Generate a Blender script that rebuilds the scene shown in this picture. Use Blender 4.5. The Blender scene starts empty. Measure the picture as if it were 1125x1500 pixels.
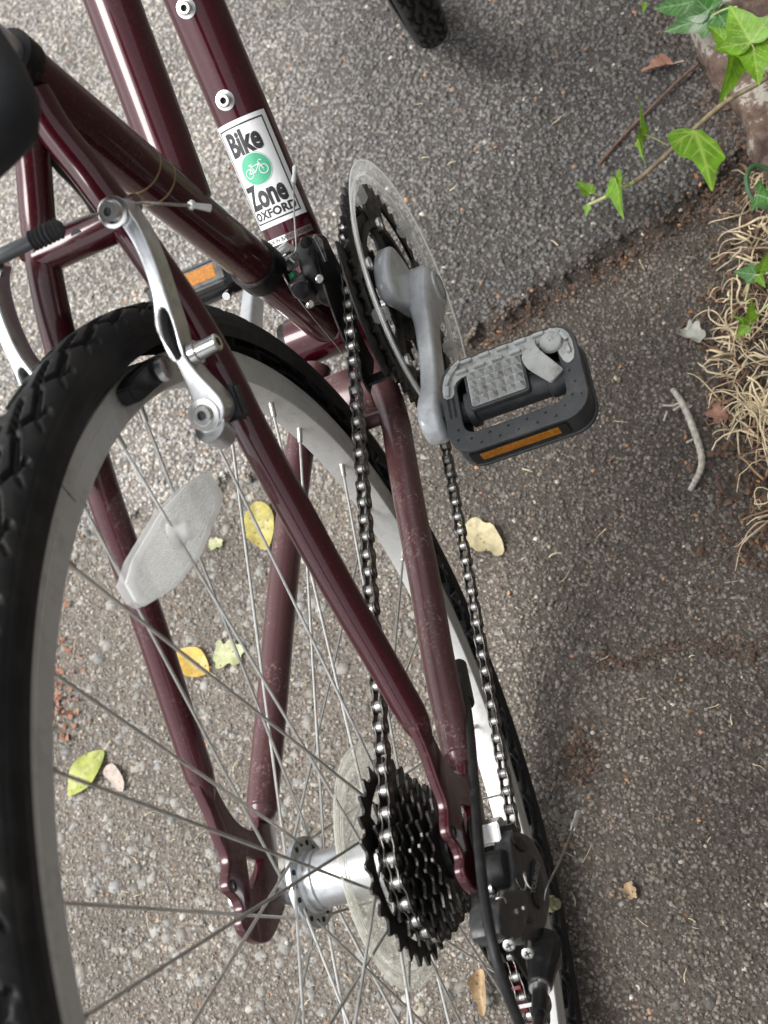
import bpy, bmesh, math, random
import numpy as np
from mathutils import Vector, Matrix, geometry
random.seed(7); rng = np.random.default_rng(11)
sc = bpy.context.scene
col = sc.collection
H = 0.347                                    # hub height: bicycle coordinates + H = world

# ------------------------------------------------------------------ camera
CC = np.array([-0.16530376, -0.30832733, 0.68684761])
RR = np.array([[-0.1328228236723326, -0.8984989707796989, -0.41839896871231663],
               [-0.8750296192622561, 0.30456077132620235, -0.3762524444876601],
               [0.46549034675861917, 0.3161365782015904, -0.8266658339362588]])
FF = 1869.1964
cam = bpy.data.objects.new('camera', bpy.data.cameras.new('camera')); col.objects.link(cam)
cam.matrix_world = Matrix(((RR[0][0], -RR[1][0], -RR[2][0], CC[0]), (RR[0][1], -RR[1][1], -RR[2][1], CC[1]),
                           (RR[0][2], -RR[1][2], -RR[2][2], CC[2] + H), (0, 0, 0, 1)))
cam.data.sensor_fit = 'VERTICAL'; cam.data.sensor_height = 36; cam.data.sensor_width = 27
cam.data.lens = FF / 1500 * 36
cam.data.clip_start = 0.02; cam.data.clip_end = 500
cam.data.dof.use_dof = True; cam.data.dof.focus_distance = 0.86; cam.data.dof.aperture_fstop = 13
sc.camera = cam
# ------------------------------------------------------------------ light
SUN_EL, SUN_AZ = math.radians(62), math.radians(100)     # azimuth from +X towards +Y
world = bpy.data.worlds.new('World'); sc.world = world; world.use_nodes = True
wn = world.node_tree; wn.nodes.clear()
sky = wn.nodes.new('ShaderNodeTexSky'); sky.sky_type = 'NISHITA'; sky.sun_disc = False
sky.sun_elevation = SUN_EL; sky.sun_rotation = math.pi / 2 - SUN_AZ
sky.air_density = 1.0; sky.dust_density = 3.0; sky.ozone_density = 1.0
hs = wn.nodes.new('ShaderNodeHueSaturation'); hs.inputs['Saturation'].default_value = 0.12
bg = wn.nodes.new('ShaderNodeBackground'); bg.inputs['Strength'].default_value = 0.13
wo = wn.nodes.new('ShaderNodeOutputWorld')
wn.links.new(sky.outputs[0], hs.inputs['Color']); wn.links.new(hs.outputs[0], bg.inputs[0]); wn.links.new(bg.outputs[0], wo.inputs[0])
sun = bpy.data.objects.new('sun', bpy.data.lights.new('sun', 'SUN')); col.objects.link(sun)
sun.data.energy = 1.3; sun.data.angle = math.radians(30); sun.data.color = (1, 0.975, 0.94)
sv = Vector((math.cos(SUN_EL) * math.cos(SUN_AZ), math.cos(SUN_EL) * math.sin(SUN_AZ), math.sin(SUN_EL)))
sun.rotation_euler = sv.to_track_quat('Z', 'Y').to_euler(); sun.location = (0, 3, 5)
sc.view_settings.view_transform = 'Standard'; sc.view_settings.look = 'None'
sc.view_settings.exposure = 1.2; sc.view_settings.gamma = 1
sc.render.resolution_x = 768; sc.render.resolution_y = 1024

# ------------------------------------------------------------------ helpers
def ray(px, py):
    return np.array([(px - 562.5) / FF, (py - 750) / FF, 1.0]) @ RR
def on(px, py, n, d0):
    """point of the plane n.p = d0 seen at a place of the picture (bicycle coordinates)"""
    n = np.array(n, float); d = ray(px, py); return CC + (d0 - CC @ n) / (d @ n) * d
def onY(px, py, y): return on(px, py, (0, 1, 0), y)
def onZ(px, py, z=-H): return on(px, py, (0, 0, 1), z)
def project(P):
    q = (np.asarray(P) - CC) @ RR.T
    return 562.5 + FF * q[:, 0] / q[:, 2], 750 + FF * q[:, 1] / q[:, 2]
def V3(a): return np.array(a, float)
def unit(a): a = V3(a); return a / np.linalg.norm(a)
def frame_of(a):
    a = unit(a); h = V3((0, 0, 1)) if abs(a[2]) < .9 else V3((1, 0, 0))
    u = unit(np.cross(h, a)); return u, np.cross(a, u), a

class MB:
    def __init__(s): s.v = []; s.f = []
    def add(s, V, F):
        o = len(s.v); s.v += [tuple(map(float, p)) for p in V]; s.f += [tuple(int(i) + o for i in f) for f in F]; return s
    def tube(s, path, r, n=20, caps=True, flat=None):
        path = [V3(p) for p in path]; m = len(path)
        if np.isscalar(r): r = [r] * m
        T = [unit(path[min(i + 1, m - 1)] - path[max(i - 1, 0)]) for i in range(m)]
        u, w, _ = frame_of(T[0]); V = []
        for i in range(m):
            u = unit(u - T[i] * (u @ T[i])); w = np.cross(T[i], u)
            for k in range(n):
                a = 2 * math.pi * k / n; V.append(path[i] + r[i] * (math.cos(a) * u + math.sin(a) * w))
        F = [(i * n + k, i * n + (k + 1) % n, (i + 1) * n + (k + 1) % n, (i + 1) * n + k) for i in range(m - 1) for k in range(n)]
        if caps: F += [tuple(range(n))[::-1], tuple((m - 1) * n + k for k in range(n))]
        return s.add(V, F)
    def cyl(s, a, b, r, n=20): return s.tube([a, b], r, n)
    def lathe(s, prof, o, axis=(0, 1, 0), n=48, closed=True, full=True):
        """prof: (radius, along axis)"""
        u, w, a = frame_of(axis); o = V3(o); V = []; m = len(prof)
        for k in range(n):
            t = 2 * math.pi * k / n; d = math.cos(t) * u + math.sin(t) * w
            for (r, h) in prof: V.append(o + r * d + h * a)
        F = []
        for k in range(n):
            k2 = (k + 1) % n
            for i in range(m if closed else m - 1):
                j = (i + 1) % m; F.append((k * m + i, k2 * m + i, k2 * m + j, k * m + j))
        return s.add(V, F)
    def box(s, c, ex, ey, ez, hx, hy, hz):
        c, ex, ey, ez = map(V3, (c, ex, ey, ez)); V = []
        for k in range(8):
            V.append(c + ex * hx * (1 if k & 1 else -1) + ey * hy * (1 if k & 2 else -1) + ez * hz * (1 if k & 4 else -1))
        return s.add(V, [(0, 2, 3, 1), (4, 5, 7, 6), (0, 1, 5, 4), (2, 6, 7, 3), (0, 4, 6, 2), (1, 3, 7, 5)])
    def loft(s, rings, caps=True):
        n = len(rings[0]); V = [p for r in rings for p in r]
        F = [(i * n + k, i * n + (k + 1) % n, (i + 1) * n + (k + 1) % n, (i + 1) * n + k) for i in range(len(rings) - 1) for k in range(n)]
        if caps: F += [tuple(range(n))[::-1], tuple((len(rings) - 1) * n + k for k in range(n))]
        return s.add(V, F)
    def mesh(s, name):
        me = bpy.data.meshes.new(name); me.from_pydata(s.v, [], s.f); return me

ORG = {}
def finish(me, mat, angle=35, bevel=0, seg=2):
    if bevel or True:
        bm = bmesh.new(); bm.from_mesh(me)
        bmesh.ops.recalc_face_normals(bm, faces=bm.faces)
        if bevel:
            es = [e for e in bm.edges if len(e.link_faces) == 2 and e.calc_face_angle(0) > math.radians(40)]
            bmesh.ops.bevel(bm, geom=es, offset=bevel, segments=seg, affect='EDGES', clamp_overlap=True)
        bm.to_mesh(me); bm.free()
    me.polygons.foreach_set('use_smooth', [True] * len(me.polygons))
    if angle < 180: me.set_sharp_from_angle(angle=math.radians(angle))
    if mat: me.materials.append(mat)
def obj(name, mb, mat, parent=None, label=None, cat=None, group=None, kind=None, angle=35, bevel=0, seg=2, base=False, raw=False):
    me = mb.mesh(name) if isinstance(mb, MB) else mb
    n = len(me.vertices); co = np.empty(n * 3); me.vertices.foreach_get('co', co); co = co.reshape(-1, 3)
    c = (co.min(0) + co.max(0)) / 2
    if base: c[2] = co[:, 2].min()
    me.vertices.foreach_set('co', (co - c).ravel()); me.update()
    if not raw: finish(me, mat, angle, bevel, seg)
    elif mat: me.materials.append(mat)
    o = bpy.data.objects.new(name, me); col.objects.link(o)
    c = c + V3((0, 0, H)); ORG[o.name] = c
    if parent is not None:
        o.parent = parent; o.location = c - ORG[parent.name]
    else: o.location = c
    if label: o['label'] = label
    if cat: o['category'] = cat
    if group: o['group'] = group
    if kind: o['kind'] = kind
    return o
def inst(name, me, M, parent, mat=None):
    """object sharing mesh me at matrix M (bicycle coordinates), child of parent"""
    o = bpy.data.objects.new(name, me); col.objects.link(o); o.parent = parent
    M = Matrix.Translation((0, 0, H)) @ M
    o.matrix_local = Matrix.Translation(Vector(-ORG[parent.name])) @ M
    ORG[o.name] = V3(M.translation)
    return o
def mat4(ex, ey, ez, o):
    return Matrix(((ex[0], ey[0], ez[0], o[0]), (ex[1], ey[1], ez[1], o[1]), (ex[2], ey[2], ez[2], o[2]), (0, 0, 0, 1)))
def plate_mesh(name, polys, half, M, bevel=0.0006, res=2, closed=True):
    """flat plate from 2-D outlines (outer ones and holes), real thickness, bevelled"""
    cu = bpy.data.curves.new(name, 'CURVE'); cu.dimensions = '2D'; cu.fill_mode = 'BOTH'
    for p in polys:
        sp = cu.splines.new('POLY'); sp.points.add(len(p) - 1); sp.use_cyclic_u = True
        for i, q in enumerate(p): sp.points[i].co = (q[0], q[1], 0, 1)
    cu.extrude = max(half - bevel, 0); cu.bevel_depth = bevel; cu.bevel_resolution = res; cu.offset = -bevel
    o = bpy.data.objects.new(name, cu); col.objects.link(o)
    bpy.context.view_layer.update()
    me = bpy.data.meshes.new_from_object(o.evaluated_get(bpy.context.evaluated_depsgraph_get()))
    bpy.data.objects.remove(o); bpy.data.curves.remove(cu)
    me.materials.clear(); me.transform(M)
    bm = bmesh.new(); bm.from_mesh(me); bmesh.ops.remove_doubles(bm, verts=bm.verts, dist=1e-6); bm.to_mesh(me); bm.free()
    return me
def smooth_poly(p, it=2):
    p = [V3(q) for q in p]
    for _ in range(it):
        q = []
        for i in range(len(p)):
            a, b = p[i], p[(i + 1) % len(p)]; q += [a * .75 + b * .25, a * .25 + b * .75]
        p = q
    return p
def smooth_path(p, it=3):
    p = [V3(q) for q in p]
    for _ in range(it):
        q = [p[0]]
        for i in range(len(p) - 1):
            a, b = p[i], p[i + 1]; q += [a * .75 + b * .25, a * .25 + b * .75]
        p = q + [p[-1]]
    return p
def join_meshes(meshes):
    bm = bmesh.new()
    for m in meshes: bm.from_mesh(m)
    me = bpy.data.meshes.new('joined'); bm.to_mesh(me); bm.free(); return me
def rrect(x0, y0, x1, y1, r, n=6):
    out = []
    for cx, cy, a0 in ((x1 - r, y1 - r, 0), (x0 + r, y1 - r, 90), (x0 + r, y0 + r, 180), (x1 - r, y0 + r, 270)):
        for k in range(n + 1):
            a = math.radians(a0 + 90 * k / n); out.append((cx + r * math.cos(a), cy + r * math.sin(a)))
    return out
MXZ = Matrix(((1, 0, 0, 0), (0, 0, -1, 0), (0, 1, 0, 0), (0, 0, 0, 1)))     # 2-D (x, z) plate, thickness along y
def plate_y(name, polys, y, half, bevel=.0006): return plate_mesh(name, polys, half, Matrix.Translation((0, y, 0)) @ MXZ, bevel)
def trY(pts, y, ox=0, oy=0, s=1): return [tuple(onY(ox + a / s, oy + b / s, y)[[0, 2]]) for a, b in pts]

# ------------------------------------------------------------------ materials
def newmat(name):
    m = bpy.data.materials.new(name); m.use_nodes = True; nt = m.node_tree
    return m, nt, nt.nodes['Principled BSDF']
def nd(nt, t, **k):
    n = nt.nodes.new(t)
    for a, b in k.items():
        if a in n.inputs: n.inputs[a].default_value = b
        else: setattr(n, a, b)
    return n
def ramp(nt, src, stops):
    r = nt.nodes.new('ShaderNodeValToRGB'); e = r.color_ramp.elements
    while len(e) < len(stops): e.new(.5)
    for i, (p, c) in enumerate(stops): e[i].position = p; e[i].color = (*c, 1) if len(c) == 3 else c
    nt.links.new(src, r.inputs[0]); return r
def pos(nt):
    g = nt.nodes.new('ShaderNodeNewGeometry'); return g.outputs['Position']
def noise(nt, scale, detail=4, rough=.55, vec=None):
    n = nd(nt, 'ShaderNodeTexNoise'); n.inputs['Scale'].default_value = scale; n.inputs['Detail'].default_value = detail; n.inputs['Roughness'].default_value = rough
    nt.links.new(vec or pos(nt), n.inputs['Vector']); return n
def bump(nt, h, strength, dist, nrm=None):
    b = nt.nodes.new('ShaderNodeBump'); b.inputs['Strength'].default_value = strength; b.inputs['Distance'].default_value = dist
    nt.links.new(h, b.inputs['Height'])
    if nrm: nt.links.new(nrm, b.inputs['Normal'])
    return b.outputs[0]
def mixc(nt, fac, a, b):
    m = nt.nodes.new('ShaderNodeMix'); m.data_type = 'RGBA'
    for s, v in ((0, fac), (6, a), (7, b)):
        if hasattr(v, 'is_linked') or isinstance(v, bpy.types.NodeSocket): nt.links.new(v, m.inputs[s])
        else: m.inputs[s].default_value = v if s == 0 else (*v, 1)
    return m.outputs[2]
def simple(name, c, rough=.5, metal=0, var=.25, nscale=120, bstr=0, coat=0, spec=.5, dirt=None, dirtamt=.4, dscale=40):
    m, nt, p = newmat(name)
    n = noise(nt, nscale, 5)
    r = ramp(nt, n.outputs[0], [(.3, tuple(x * (1 - var) for x in c)), (.7, tuple(min(x * (1 + var), 1) for x in c))])
    out = r.outputs[0]
    if dirt:
        d = noise(nt, dscale, 8, .7); dr = ramp(nt, d.outputs[0], [(.5, (0, 0, 0)), (.68, (dirtamt,) * 3)])
        out = mixc(nt, dr.outputs[0], out, dirt)
        rr = ramp(nt, d.outputs[0], [(.45, (rough,) * 3), (.7, (min(rough + .3, 1),) * 3)]); nt.links.new(rr.outputs[0], p.inputs['Roughness'])
    nt.links.new(out, p.inputs['Base Color'])
    if not dirt: p.inputs['Roughness'].default_value = rough
    p.inputs['Metallic'].default_value = metal; p.inputs['Coat Weight'].default_value = coat; p.inputs['Coat Roughness'].default_value = .08
    p.inputs['Specular IOR Level'].default_value = spec
    if bstr:
        b = noise(nt, nscale * 4, 3); nt.links.new(bump(nt, b.outputs[0], bstr, .0006), p.inputs['Normal'])
    return m
def paint(name, dust):
    m, nt, p = newmat(name)
    fl = noise(nt, 2600, 1, .5); base = ramp(nt, fl.outputs[0], [(.35, (.020, .0003, .0025)), (.62, (.052, .0008, .0068)), (.75, (.125, .008, .024))])
    big = noise(nt, 35, 8, .7); sp = noise(nt, 420, 3, .6)
    a = ramp(nt, big.outputs[0], [(.46, (0, 0, 0)), (.68, (1, 1, 1))]); b = ramp(nt, sp.outputs[0], [(.52, (0, 0, 0)), (.66, (1, 1, 1))])
    mm = nt.nodes.new('ShaderNodeMath'); mm.operation = 'MULTIPLY'; nt.links.new(a.outputs[0], mm.inputs[0]); nt.links.new(b.outputs[0], mm.inputs[1])
    m2 = nt.nodes.new('ShaderNodeMath'); m2.operation = 'MULTIPLY_ADD'; nt.links.new(mm.outputs[0], m2.inputs[0]); m2.inputs[1].default_value = dust * 1.1; m2.inputs[2].default_value = dust * dust * .42
    c = mixc(nt, m2.outputs[0], base.outputs[0], (.30, .22, .20)); nt.links.new(c, p.inputs['Base Color'])
    p.inputs['Metallic'].default_value = .15; p.inputs['Specular IOR Level'].default_value = .15; p.inputs['Coat Weight'].default_value = 1.0 - dust * .6; p.inputs['Coat Roughness'].default_value = .03 + dust * .28
    rr = nt.nodes.new('ShaderNodeMath'); rr.operation = 'MULTIPLY_ADD'; nt.links.new(m2.outputs[0], rr.inputs[0]); rr.inputs[1].default_value = .6; rr.inputs[2].default_value = .28
    nt.links.new(rr.outputs[0], p.inputs['Roughness'])
    nt.links.new(bump(nt, mm.outputs[0], .25 * dust + .02, .0004), p.inputs['Normal'])
    return m
def clear_plastic(name, tint, fac, rough=.18):
    m, nt, p = newmat(name)
    tr = nt.nodes.new('ShaderNodeBsdfTransparent'); tr.inputs[0].default_value = (.97, .97, .955, 1)
    p.inputs['Base Color'].default_value = (*tint, 1); p.inputs['Roughness'].default_value = rough; p.inputs['Specular IOR Level'].default_value = .8
    n = noise(nt, 180, 5, .7); kf = .04 if 'reflector' in name or 'prism' in name else .35; r = ramp(nt, n.outputs[0], [(.3, (fac * (1 - kf),) * 3), (.75, (min(fac * (1 + kf), 1),) * 3)])
    lw_ = nt.nodes.new('ShaderNodeLayerWeight'); lw_.inputs['Blend'].default_value = .5; fr0 = nt.nodes.new('ShaderNodeMath'); fr0.operation = 'POWER'; fr0.inputs[1].default_value = 5; nt.links.new(lw_.outputs['Facing'], fr0.inputs[0]); fr = nt.nodes.new('ShaderNodeMath'); fr.operation = 'MULTIPLY'; fr.inputs[1].default_value = .55; nt.links.new(fr0.outputs[0], fr.inputs[0])
    ad = nt.nodes.new('ShaderNodeMath'); ad.operation = 'ADD'; ad.use_clamp = True; nt.links.new(r.outputs[0], ad.inputs[0]); nt.links.new(fr.outputs[0], ad.inputs[1])
    mx = nt.nodes.new('ShaderNodeMixShader'); nt.links.new(ad.outputs[0], mx.inputs[0]); nt.links.new(tr.outputs[0], mx.inputs[1]); nt.links.new(p.outputs[0], mx.inputs[2])
    tl = nt.nodes.new('ShaderNodeBsdfTranslucent'); tl.inputs[0].default_value = (min(tint[0] * 1.2, 1), min(tint[1] * 1.2, 1), min(tint[2] * 1.2, 1), 1)
    m3 = nt.nodes.new('ShaderNodeMixShader'); m3.inputs[0].default_value = .5; nt.links.new(p.outputs[0], m3.inputs[1]); nt.links.new(tl.outputs[0], m3.inputs[2]); nt.links.new(m3.outputs[0], mx.inputs[2])
    nt.links.new(mx.outputs[0], nt.nodes['Material Output'].inputs[0])
    return m
M_paint = paint('burgundy_paint', .06); M_paintd = paint('dusty_burgundy_paint', .60); M_paintm = paint('worn_burgundy_paint', .22)
M_rubber = simple('tyre_rubber', (.0105, .0105, .011), .46, 0, .3, 60, .25, spec=.25, dirt=(.07, .065, .055), dirtamt=.25, dscale=28)
M_side = simple('sidewall_rubber', (.016, .016, .017), .5, 0, .3, 60, .2)
M_alloy = simple('polished_alloy', (.72, .74, .76), .30, 1, .12, 50, .05, dirt=(.30, .28, .26), dirtamt=.5, dscale=90)
M_hub = simple('hub_alloy', (.62, .64, .66), .34, 1, .12, 50, .05, dirt=(.30, .28, .26), dirtamt=.5, dscale=120)
M_rim = simple('rim_alloy', (.60, .605, .59), .45, .45, .08, 30, .02, dirt=(.24, .22, .19), dirtamt=.35, dscale=60)
M_crank = simple('grey_crank_finish', (.50, .525, .545), .28, .15, .08, 25, .03, coat=.8, dirt=(.24, .235, .22), dirtamt=.45, dscale=75)
M_steel = simple('spoke_steel', (.55, .55, .525), .36, .88, .15, 200, 0)
M_cap = simple('bright_ferrule', (.74, .75, .75), .3, .55, .08, 90)
M_bolt = simple('bolt_steel', (.70, .70, .69), .26, 1, .15, 90, .03)
M_brass = simple('nickel_nipple', (.62, .60, .55), .35, 1, .1, 200, 0)
M_black = simple('black_plastic', (.0095, .010, .0105), .36, 0, .2, 90, .12, spec=.4, dirt=(.09, .085, .08), dirtamt=.25, dscale=110)
M_blackm = simple('black_steel', (.012, .012, .013), .40, .6, .25, 120, .1, dirt=(.10, .075, .055), dirtamt=.45, dscale=160)
M_cog = simple('worn_sprocket_steel', (.085, .082, .078), .33, .9, .5, 200, .15, dirt=(.025, .02, .017), dirtamt=.85, dscale=130)
M_chain = simple('oily_chain_plate', (.13, .125, .12), .34, .95, .45, 300, .1, dirt=(.03, .025, .02), dirtamt=.8, dscale=240)
M_roller = simple('chain_roller', (.36, .35, .335), .36, 1, .25, 300, 0, dirt=(.05, .045, .04), dirtamt=.6, dscale=260)
M_pedal = simple('pedal_plastic', (.028, .031, .034), .48, 0, .15, 80, .25, dirt=(.16, .15, .14), dirtamt=.3, dscale=70)
M_grip = simple('grey_pedal_rubber', (.38, .39, .375), .7, 0, .12, 90, .3, dirt=(.15, .13, .11), dirtamt=.8, dscale=150)
M_orange = simple('orange_reflector', (.36, .135, .010), .4, 0, .35, 500, .5, spec=.25)
M_saddle = simple('saddle_vinyl', (.006, .0075, .010), .62, 0, .15, 300, .4)
M_white = simple('sticker_white', (.78, .79, .80), .35, 0, .02, 40, coat=.4)
M_ink = simple('sticker_ink', (.018, .018, .02), .4, 0, .05, 40, coat=.3)
M_green = simple('sticker_green', (.07, .38, .22), .4, 0, .05, 40, coat=.3)
M_greenp = simple('green_thread', (.02, .22, .09), .4)
M_red = simple('red_pulley', (.10, .004, .005), .5)
M_rdg = simple('grey_black_plastic', (.026, .027, .028), .32, 0, .35, 60, .15, dirt=(.14, .13, .12), dirtamt=.45, dscale=80)
M_grey_strip = simple('clear_label', (.16, .12, .12), .35, 0, .1, 40)
M_gold = simple('gold_decal', (.30, .22, .12), .4, .3)
M_clear = clear_plastic('clear_guard_plastic', (.80, .81, .80), .14, .08)
M_prot = clear_plastic('aged_clear_plastic', (.74, .74, .68), .20, .22)
M_protr = clear_plastic('aged_plastic_rib', (.74, .74, .68), .50, .2)
M_refl = clear_plastic('clear_reflector_plastic', (.62, .63, .63), .40, .15)
M_refl2 = clear_plastic('clear_prism_plastic', (.90, .91, .91), .60, .12)
M_cable = simple('cable_wire', (.42, .41, .39), .35, 1, .3, 900)
M_boot = simple('rubber_boot', (.035, .036, .037), .6, 0, .2, 60, .2)
M_noodle = simple('noodle_tube', (.09, .095, .10), .4, .6, .2, 60)

# ------------------------------------------------------------------ ground (the setting)
SEAM = [(1125, 190), (1050, 255), (1000, 305), (900, 368), (780, 438), (700, 492), (560, 590), (440, 665), (300, 722), (150, 775), (-60, 850)]
SEAMW = np.array([onZ(*q)[:2] for q in SEAM])
def seam_side(x, y):
    """signed distance-like: > 0 on the newer asphalt (forward of the seam)"""
    o = np.argsort(SEAMW[:, 1]); ys = SEAMW[o, 1]; xs = SEAMW[o, 0]
    return x - np.interp(y, ys, xs)
def vnoise(x, y, s, seed):
    x = x * s; y = y * s; xi = np.floor(x).astype(int); yi = np.floor(y).astype(int); fx = x - xi; fy = y - yi
    fx = fx * fx * (3 - 2 * fx); fy = fy * fy * (3 - 2 * fy)
    def h(a, b):
        v = np.sin(a * 127.1 + b * 311.7 + seed * 74.7) * 43758.5453; return v - np.floor(v)
    return (h(xi, yi) * (1 - fx) + h(xi + 1, yi) * fx) * (1 - fy) + (h(xi, yi + 1) * (1 - fx) + h(xi + 1, yi + 1) * fx) * fy
def ground_h(x, y):
    sd = seam_side(x, y) + (vnoise(x, y, 60, 1) - .5) * .018 + (vnoise(x, y, 160, 2) - .5) * .012
    a = np.clip(sd / .004 + .5, 0, 1)
    z = a * .0085 - .006 * np.exp(-((sd + .006) / .006) ** 2) * np.clip((.08 - y) / .1, 0, 1) + (vnoise(x, y, 9, 3) - .5) * .005 + (vnoise(x, y, 120, 4) - .5) * .0022 + (vnoise(x, y, 260, 5) - .5) * .0016
    verge = np.clip((-.335 - y + (vnoise(x, y, 12, 6) - .5) * .06) / .10, 0, 1)
    z = z + verge * (.012 + .012 * vnoise(x, y, 30, 7))
    edge = np.minimum.reduce([x + .6, 2.2 - x, y + .9, 1.4 - y]); return z * np.clip(edge / .05, 0, 1) - .002
def ground_zones(nt):
    """colour of binder and stones by place: newer dark asphalt, brown worn strip, pale coarse strip, soil verge"""
    return None
def np_mesh(name, V, F):
    me = bpy.data.meshes.new(name); V = np.asarray(V, np.float32); F = np.asarray(F, np.int32); k = F.shape[1]
    me.vertices.add(len(V)); me.vertices.foreach_set('co', V.ravel())
    me.loops.add(F.size); me.loops.foreach_set('vertex_index', F.ravel())
    me.polygons.add(len(F)); me.polygons.foreach_set('loop_start', np.arange(0, F.size, k, dtype=np.int32))
    me.polygons.foreach_set('loop_total', np.full(len(F), k, np.int32)); me.update(calc_edges=True); return me
def grid_faces(nx, ny, wrapx=False):
    i = np.arange(nx if wrapx else nx - 1)[:, None]; j = np.arange(ny - 1)[None, :]
    i2 = (i + 1) % nx; return np.stack([i * ny + j, i2 * ny + j, i2 * ny + j + 1, i * ny + j + 1], -1).reshape(-1, 4)
def set_attr(me, name, vals, cols=True):
    a = me.color_attributes.new(name, 'FLOAT_COLOR', 'POINT'); v = np.ones((len(vals), 4), np.float32); v[:, :3] = vals; a.data.foreach_set('color', v.ravel())
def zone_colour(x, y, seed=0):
    """surface colour by material, plus painted light falling off to the right"""
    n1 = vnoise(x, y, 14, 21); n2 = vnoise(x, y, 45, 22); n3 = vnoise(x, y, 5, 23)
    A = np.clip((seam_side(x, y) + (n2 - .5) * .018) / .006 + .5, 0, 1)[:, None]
    left = np.clip((y + .02 - .05 * (x - .9) + (n3 - .5) * .10) / .26, 0, 1)[:, None]      # paler left, darker right: light difference painted into the newer asphalt
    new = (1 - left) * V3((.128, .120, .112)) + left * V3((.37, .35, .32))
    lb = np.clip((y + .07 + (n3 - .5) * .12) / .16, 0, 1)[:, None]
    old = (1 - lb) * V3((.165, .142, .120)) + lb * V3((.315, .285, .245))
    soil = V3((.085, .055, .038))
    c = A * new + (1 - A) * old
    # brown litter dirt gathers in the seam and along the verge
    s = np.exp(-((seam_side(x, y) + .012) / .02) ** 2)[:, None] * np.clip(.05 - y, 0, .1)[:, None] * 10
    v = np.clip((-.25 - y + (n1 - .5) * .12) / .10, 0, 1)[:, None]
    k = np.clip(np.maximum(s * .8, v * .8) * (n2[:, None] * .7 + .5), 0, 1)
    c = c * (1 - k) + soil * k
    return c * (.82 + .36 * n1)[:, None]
gx = np.arange(-.6, 2.2001, .006); gy = np.arange(-.9, 1.4001, .006)
X, Y = np.meshgrid(gx, gy, indexing='ij'); x = X.ravel(); y = Y.ravel()
px_, py_ = project(np.stack([x, y, np.full_like(x, -H)], 1))
me = np_mesh('pavement', np.stack([x, y, ground_h(x, y) - H], 1), grid_faces(len(gx), len(gy)))
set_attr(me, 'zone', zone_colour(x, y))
m, nt, p = newmat('asphalt_binder'); at = nt.nodes.new('ShaderNodeVertexColor'); at.layer_name = 'zone'
n = noise(nt, 300, 6, .7); vo = nt.nodes.new('ShaderNodeTexVoronoi'); vo.inputs['Scale'].default_value = 330; nt.links.new(pos(nt), vo.inputs['Vector'])
r = ramp(nt, n.outputs[0], [(.32, (.10, .09, .085)), (.58, (.55, .52, .5)), (.8, (1.1, 1.05, 1.0))])
mul = nt.nodes.new('ShaderNodeMix'); mul.data_type = 'RGBA'; mul.blend_type = 'MULTIPLY'; mul.inputs[0].default_value = 1
nt.links.new(at.outputs[0], mul.inputs[6]); nt.links.new(r.outputs[0], mul.inputs[7]); nt.links.new(mul.outputs[2], p.inputs['Base Color'])
p.inputs['Roughness'].default_value = .8
b1 = bump(nt, vo.outputs['Distance'], .7, .002); nt.links.new(bump(nt, n.outputs[0], .7, .002, b1), p.inputs['Normal'])
M_asph = m
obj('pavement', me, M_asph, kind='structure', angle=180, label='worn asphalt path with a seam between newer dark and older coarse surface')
big = MB(); big.add([(-60, -60, -H - .012), (60, -60, -H - .012), (60, 60, -H - .012), (-60, 60, -H - .012)], [(0, 1, 2, 3)])
obj('ground', big, simple('far_asphalt', (.14, .13, .12), .85, 0, .3, 40, .5), kind='structure', label='plain asphalt ground around the path')

# crushed stones of the surface: real chips, half sunk in the binder
bm = bmesh.new(); bmesh.ops.create_icosphere(bm, subdivisions=1, radius=1); bm.verts.ensure_lookup_table()
IV = np.array([v.co[:] for v in bm.verts]); IF = np.array([[v.index for v in f.verts] for f in bm.faces]); bm.free()
VAR = []
for k in range(14):
    S = IV * rng.uniform(.62, 1.32, (12, 1)); S = S * np.array([1, rng.uniform(.6, .95), rng.uniform(.45, .8)]); VAR.append(S)
VAR = np.array(VAR)
CH = []
for k in range(16):
    a = np.sort(rng.uniform(0, 2 * math.pi / 6, 6) * .8 + np.arange(6) * 2 * math.pi / 6); r0 = rng.uniform(.72, 1.25, 6); el = rng.uniform(.55, .95)
    lo = np.stack([np.cos(a) * r0, np.sin(a) * r0 * el, np.full(6, -.5)], 1); r1 = r0 * rng.uniform(.68, .92, 6); t0, t1 = rng.normal(0, .07, 2)
    up = np.stack([np.cos(a) * r1, np.sin(a) * r1 * el, .30 + t0 * np.cos(a) + t1 * np.sin(a) + rng.normal(0, .03, 6)], 1); CH.append(np.concatenate([lo, up]))
CH = np.array(CH); CF = np.array([(i, (i + 1) % 6, (i + 1) % 6 + 6) for i in range(6)] + [(i, (i + 1) % 6 + 6, i + 6) for i in range(6)] + [(6, 7, 8), (6, 8, 9), (6, 9, 10), (6, 10, 11)])
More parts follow.
